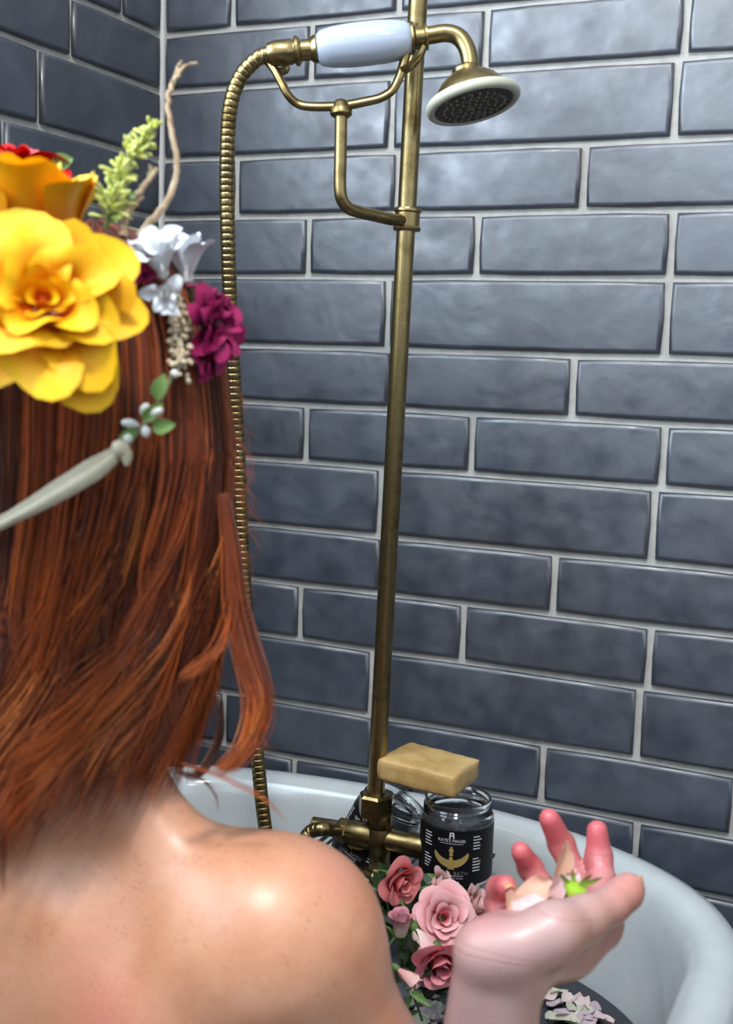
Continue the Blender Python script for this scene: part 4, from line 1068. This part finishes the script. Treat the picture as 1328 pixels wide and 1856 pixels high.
# leafy sprigs between the roses
def sprig(label, p0, p1, n, L, wd, seed, mat=LEAF):
    r = random.Random(seed); e = empty('leafy_sprig', p0, label, 'foliage', 'leafy sprigs among the roses')
    pts = spline([np.zeros(3), (p1-p0)*.5+np.array([0, 0, .004]), p1-p0], 14)
    MB().tube(pts, .0012, 6).build('stem', STEM, e)
    for k in range(n):
        p = pts[1+int(12*k/n)]; d = nrm(nrm(p1-p0)*.5+np.array([r.uniform(-1, 1), r.uniform(-1, .5), r.uniform(-.8, .8)]))
        leaf('leaf', p, d, -AX_F+np.array([0, 0, .4])+np.array([r.uniform(-.4, .4), 0, 0]), L*r.uniform(.7, 1.2), wd*r.uniform(.8, 1.2), mat, e, r.uniform(.05, .4))
for i, (lb, a, b, n, L, wd, mt) in enumerate([
    ('dark leafy sprig under the coral rose by the shoulder', S(700, 1700, 1.17), S(735, 1610, 1.18), 10, .026, .008, LEAF),
    ('dark leafy sprig behind the pale upright rosebud', S(700, 1720, 1.14), S(765, 1650, 1.15), 11, .026, .007, LEAF),
    ('dark leafy sprig behind the large open rose', S(790, 1735, 1.17), S(830, 1640, 1.18), 11, .030, .009, LEAF),
    ('dark leafy sprig beside the raised wrist', S(835, 1745, 1.14), S(860, 1650, 1.16), 11, .028, .009, LEAF),
    ('blackish leaf fan right of the low peach rose', S(735, 1765, 1.085), S(768, 1725, 1.09), 10, .024, .0055, LEAF),
    ('dark leafy sprig trailing below the deep pink rose', S(800, 1790, 1.12), S(845, 1735, 1.13), 9, .028, .009, LEAF),
    ('long narrow green leaf blades at the foot of the shoulder', S(738, 1790, 1.05), S(765, 1850, 1.06), 4, .022, .0028, LEAFL),
    ('dark leafy sprig in front of the tilted jar', S(690, 1660, 1.20), S(720, 1620, 1.20), 9, .028, .009, LEAF),
    ('dark leafy sprig behind the coral rose at the mixer foot', S(690, 1640, 1.19), S(745, 1600, 1.20), 12, .030, .010, LEAF),
    ('dark leafy sprig filling the gap left of the large open rose', S(730, 1680, 1.16), S(775, 1625, 1.17), 12, .030, .010, LEAF),
    ('dark leafy sprig right of the deep pink rose by the wrist', S(815, 1765, 1.13), S(838, 1700, 1.15), 12, .030, .010, LEAF),
    ('dark leafy sprig spreading behind the large open rose and jar foot', S(770, 1700, 1.185), S(865, 1625, 1.19), 12, .030, .010, LEAF),
    ('dark leafy sprig low in the heap over the water', S(760, 1800, 1.13), S(800, 1760, 1.14), 10, .028, .009, LEAF),
    ('pointed green sprig against the lower edge of the jar label', S(786, 1607, 1.150), S(800, 1596, 1.153), 2, .013, .003, LEAFL)]):
    sprig(lb, a, b, n, L, wd, 50+i, mt)

# ------------------------------------------------------------------ petals floating on the water
FPET = [rose_mat('floating petal pale', (0.62, 0.52, 0.50), (0.56, 0.44, 0.42)), rose_mat('floating petal greenish', (0.50, 0.50, 0.38), (0.46, 0.46, 0.36)), rose_mat('floating petal lilac', (0.50, 0.40, 0.44), (0.42, 0.33, 0.37))]
def onz(u, v, z):
    w_ = (u-664)/FPX*AX_R - (v-928)/FPX*AX_U + AX_F
    return CAM+w_*((z-CAM[2])/w_[2])
def free_petal(name, c, M3, L, wd, cup, mat, label, group, seed=0, fold=0.0):
    r = random.Random(seed); nu, nv = 9, 9; G = np.zeros((nu, nv, 3)); al = np.zeros((nu, nv)); ph = r.uniform(0, 6)
    for i, u in enumerate(np.linspace(-1, 1, nu)):
        for j, v in enumerate(np.linspace(0, 1, nv)):
            wv_ = wd*(.25+.75*math.sin(math.pi*min(1, .12+v*.62)))*(1 if v < .8 else math.sqrt(max(0.02, 1-((v-.8)/.2)**2*.8)))
            x = L*v*(1-.10*u*u); G[i, j] = (x, u*wv_, cup*(u*u*wv_*1.1+L*(v-.4)**2*.8)+fold*abs(u)*wv_+.0012*math.sin(5*v+3*u+ph)); al[i, j] = v
    G[:, :, 0] -= L*.5
    o = put_petal(name, G, al, M3, np.zeros(3), mat, None)
    o.location = c
    return tag(o, label, 'petal', group)
floats = [(992, 1806), (1012, 1800), (1006, 1822), (1030, 1812), (1040, 1830), (1022, 1838), (1052, 1818), (1062, 1836), (1074, 1828), (1045, 1848), (1003, 1846), (1076, 1846), (1090, 1850), (1028, 1852), (1062, 1853)]
fl_, fl2_ = [], []
for i, (u, v) in enumerate(floats):
    a = rng.uniform(0, 6.28); M3 = rotz(a)@frame((rng.uniform(-.25, .25), rng.uniform(-.25, .25), 1))
    fl_.append(free_petal('loose_petal', onz(u, v, WATER_Z+.0035), M3, rng.uniform(.016, .024), rng.uniform(.0055, .009), .35, FPET[i % 3], None, 'petals floating right of the wrist', i))
for i, (u, v) in enumerate([(752, 1818), (772, 1822), (790, 1832), (765, 1838), (782, 1846), (760, 1852), (797, 1850), (776, 1808)]):
    a = rng.uniform(0, 6.28); M3 = rotz(a)@frame((rng.uniform(-.25, .25), rng.uniform(-.25, .25), 1))
    fl2_.append(free_petal('loose_petal', onz(u, v, WATER_Z+.0035), M3, rng.uniform(.018, .026), rng.uniform(.006, .009), .35, FPET[(i*2) % 3], None, 'petals floating between arm and wrist', 30+i))

NTH = ['leftmost', 'second from the left', 'third from the left', 'fourth from the left', 'rightmost']
TONE = {FPET[0].name: 'pale pinkish', FPET[1].name: 'greenish', FPET[2].name: 'lilac grey'}
for lst, where in ((fl_, 'on water right of the wrist'), (fl2_, 'between arm and wrist')):
    for mt in FPET:
        same = sorted([o for o in lst if o.data.materials[0] == mt], key=lambda o: (Vector(o.location)-Vector(CAM)).dot(Vector(AX_R)))
        for k, o in enumerate(same):
            o['label'] = f"{TONE[mt.name]} petal {where}, {NTH[k] if k < len(same)-1 or k == 0 else 'rightmost'} of that colour"
# ------------------------------------------------------------------ what the palm holds
PEACH = rose_mat('peach petal', (0.72, 0.44, 0.33), (0.68, 0.40, 0.28)); BLUSH = rose_mat('blush petal', (0.78, 0.58, 0.58), (0.74, 0.46, 0.46)); IVORY = rose_mat('ivory petal', (0.76, 0.60, 0.40), (0.70, 0.46, 0.34))
def fp_at(c, xdir, ndir, L, wd, cup, mat, label, seed, fold=0.0):
    M3 = np.stack([nrm(xdir), np.cross(nrm(np.asarray(ndir)-nrm(xdir)*(np.asarray(ndir)@nrm(xdir))), nrm(xdir)), nrm(np.asarray(ndir)-nrm(xdir)*(np.asarray(ndir)@nrm(xdir)))], 1)
    return free_petal('rose_petal', c, M3, L, wd, cup, mat, label, 'petals held in the palm', seed, fold)
fp_at(at(1016, 1580, .845), .12*AX_R+.98*AX_U+.05*AX_F, -AX_F+.3*AX_R, .046, .0068, .25, PEACH, 'long peach petal leaning upright against the middle finger', 1, .25)
fp_at(at(968, 1622, .822), .80*AX_R+.52*AX_U, AX_U-.8*AX_F, .030, .0105, .3, PEACH, 'peach petal lying in the palm before the ring finger', 2)
fp_at(at(1000, 1614, .830), .45*AX_R+.75*AX_U, -AX_F+.5*AX_U, .024, .0085, .5, BLUSH, 'blush petal in the palm between peach petal and green calyx', 3)
fp_at(at(958, 1641, .800), .95*AX_R+.12*AX_U, AX_U-.6*AX_F, .022, .0060, .3, BLUSH, 'whitish petal at the heel of the palm, lowest of the held petals', 4)
fp_at(at(930, 1641, .806), .25*AX_R-.95*AX_U, -AX_F+.2*AX_U, .021, .0048, .3, IVORY, 'ivory petal hanging below the curled little finger', 5)
fp_at(at(1035, 1602, .842), .5*AX_R+.6*AX_U, -AX_F+.4*AX_U, .018, .0075, .4, BLUSH, 'small blush petal behind the green calyx', 6)
GRN = mat_simple('bright green calyx', (0.26, 0.50, 0.02), 0.4, (0.38, 0.60, 0.05), 80); SEP = mat_petal('dark sepal', (0.10, 0.10, 0.02), (0.24, 0.36, 0.05), 0.5, 0)
ce = empty('rose_calyx', at(1042, 1614, .826), 'bright green rose calyx with dark sepals held in the palm', 'calyx')
MB().lathe([(.0008, -.0075), (.0045, -.006), (.0072, -.002), (.0078, .001), (.0068, .0035), (.0010, .0045)], (0, 0, 0), nrm(.3*AX_R+.8*AX_U-.25*AX_F), 14).build('hip', GRN, ce)
for dx, dy, dz, L in ((-.62, .8, -.1, .015), (.55, .85, -.25, .016), (.95, .55, .1, .016), (-.1, 1, .5, .012)):
    leaf('sepal', np.array(AX_R*dx*.004+AX_U*.002), dx*AX_R+dy*AX_U+dz*AX_F, -AX_F, L, .0017, SEP, ce, -.35)
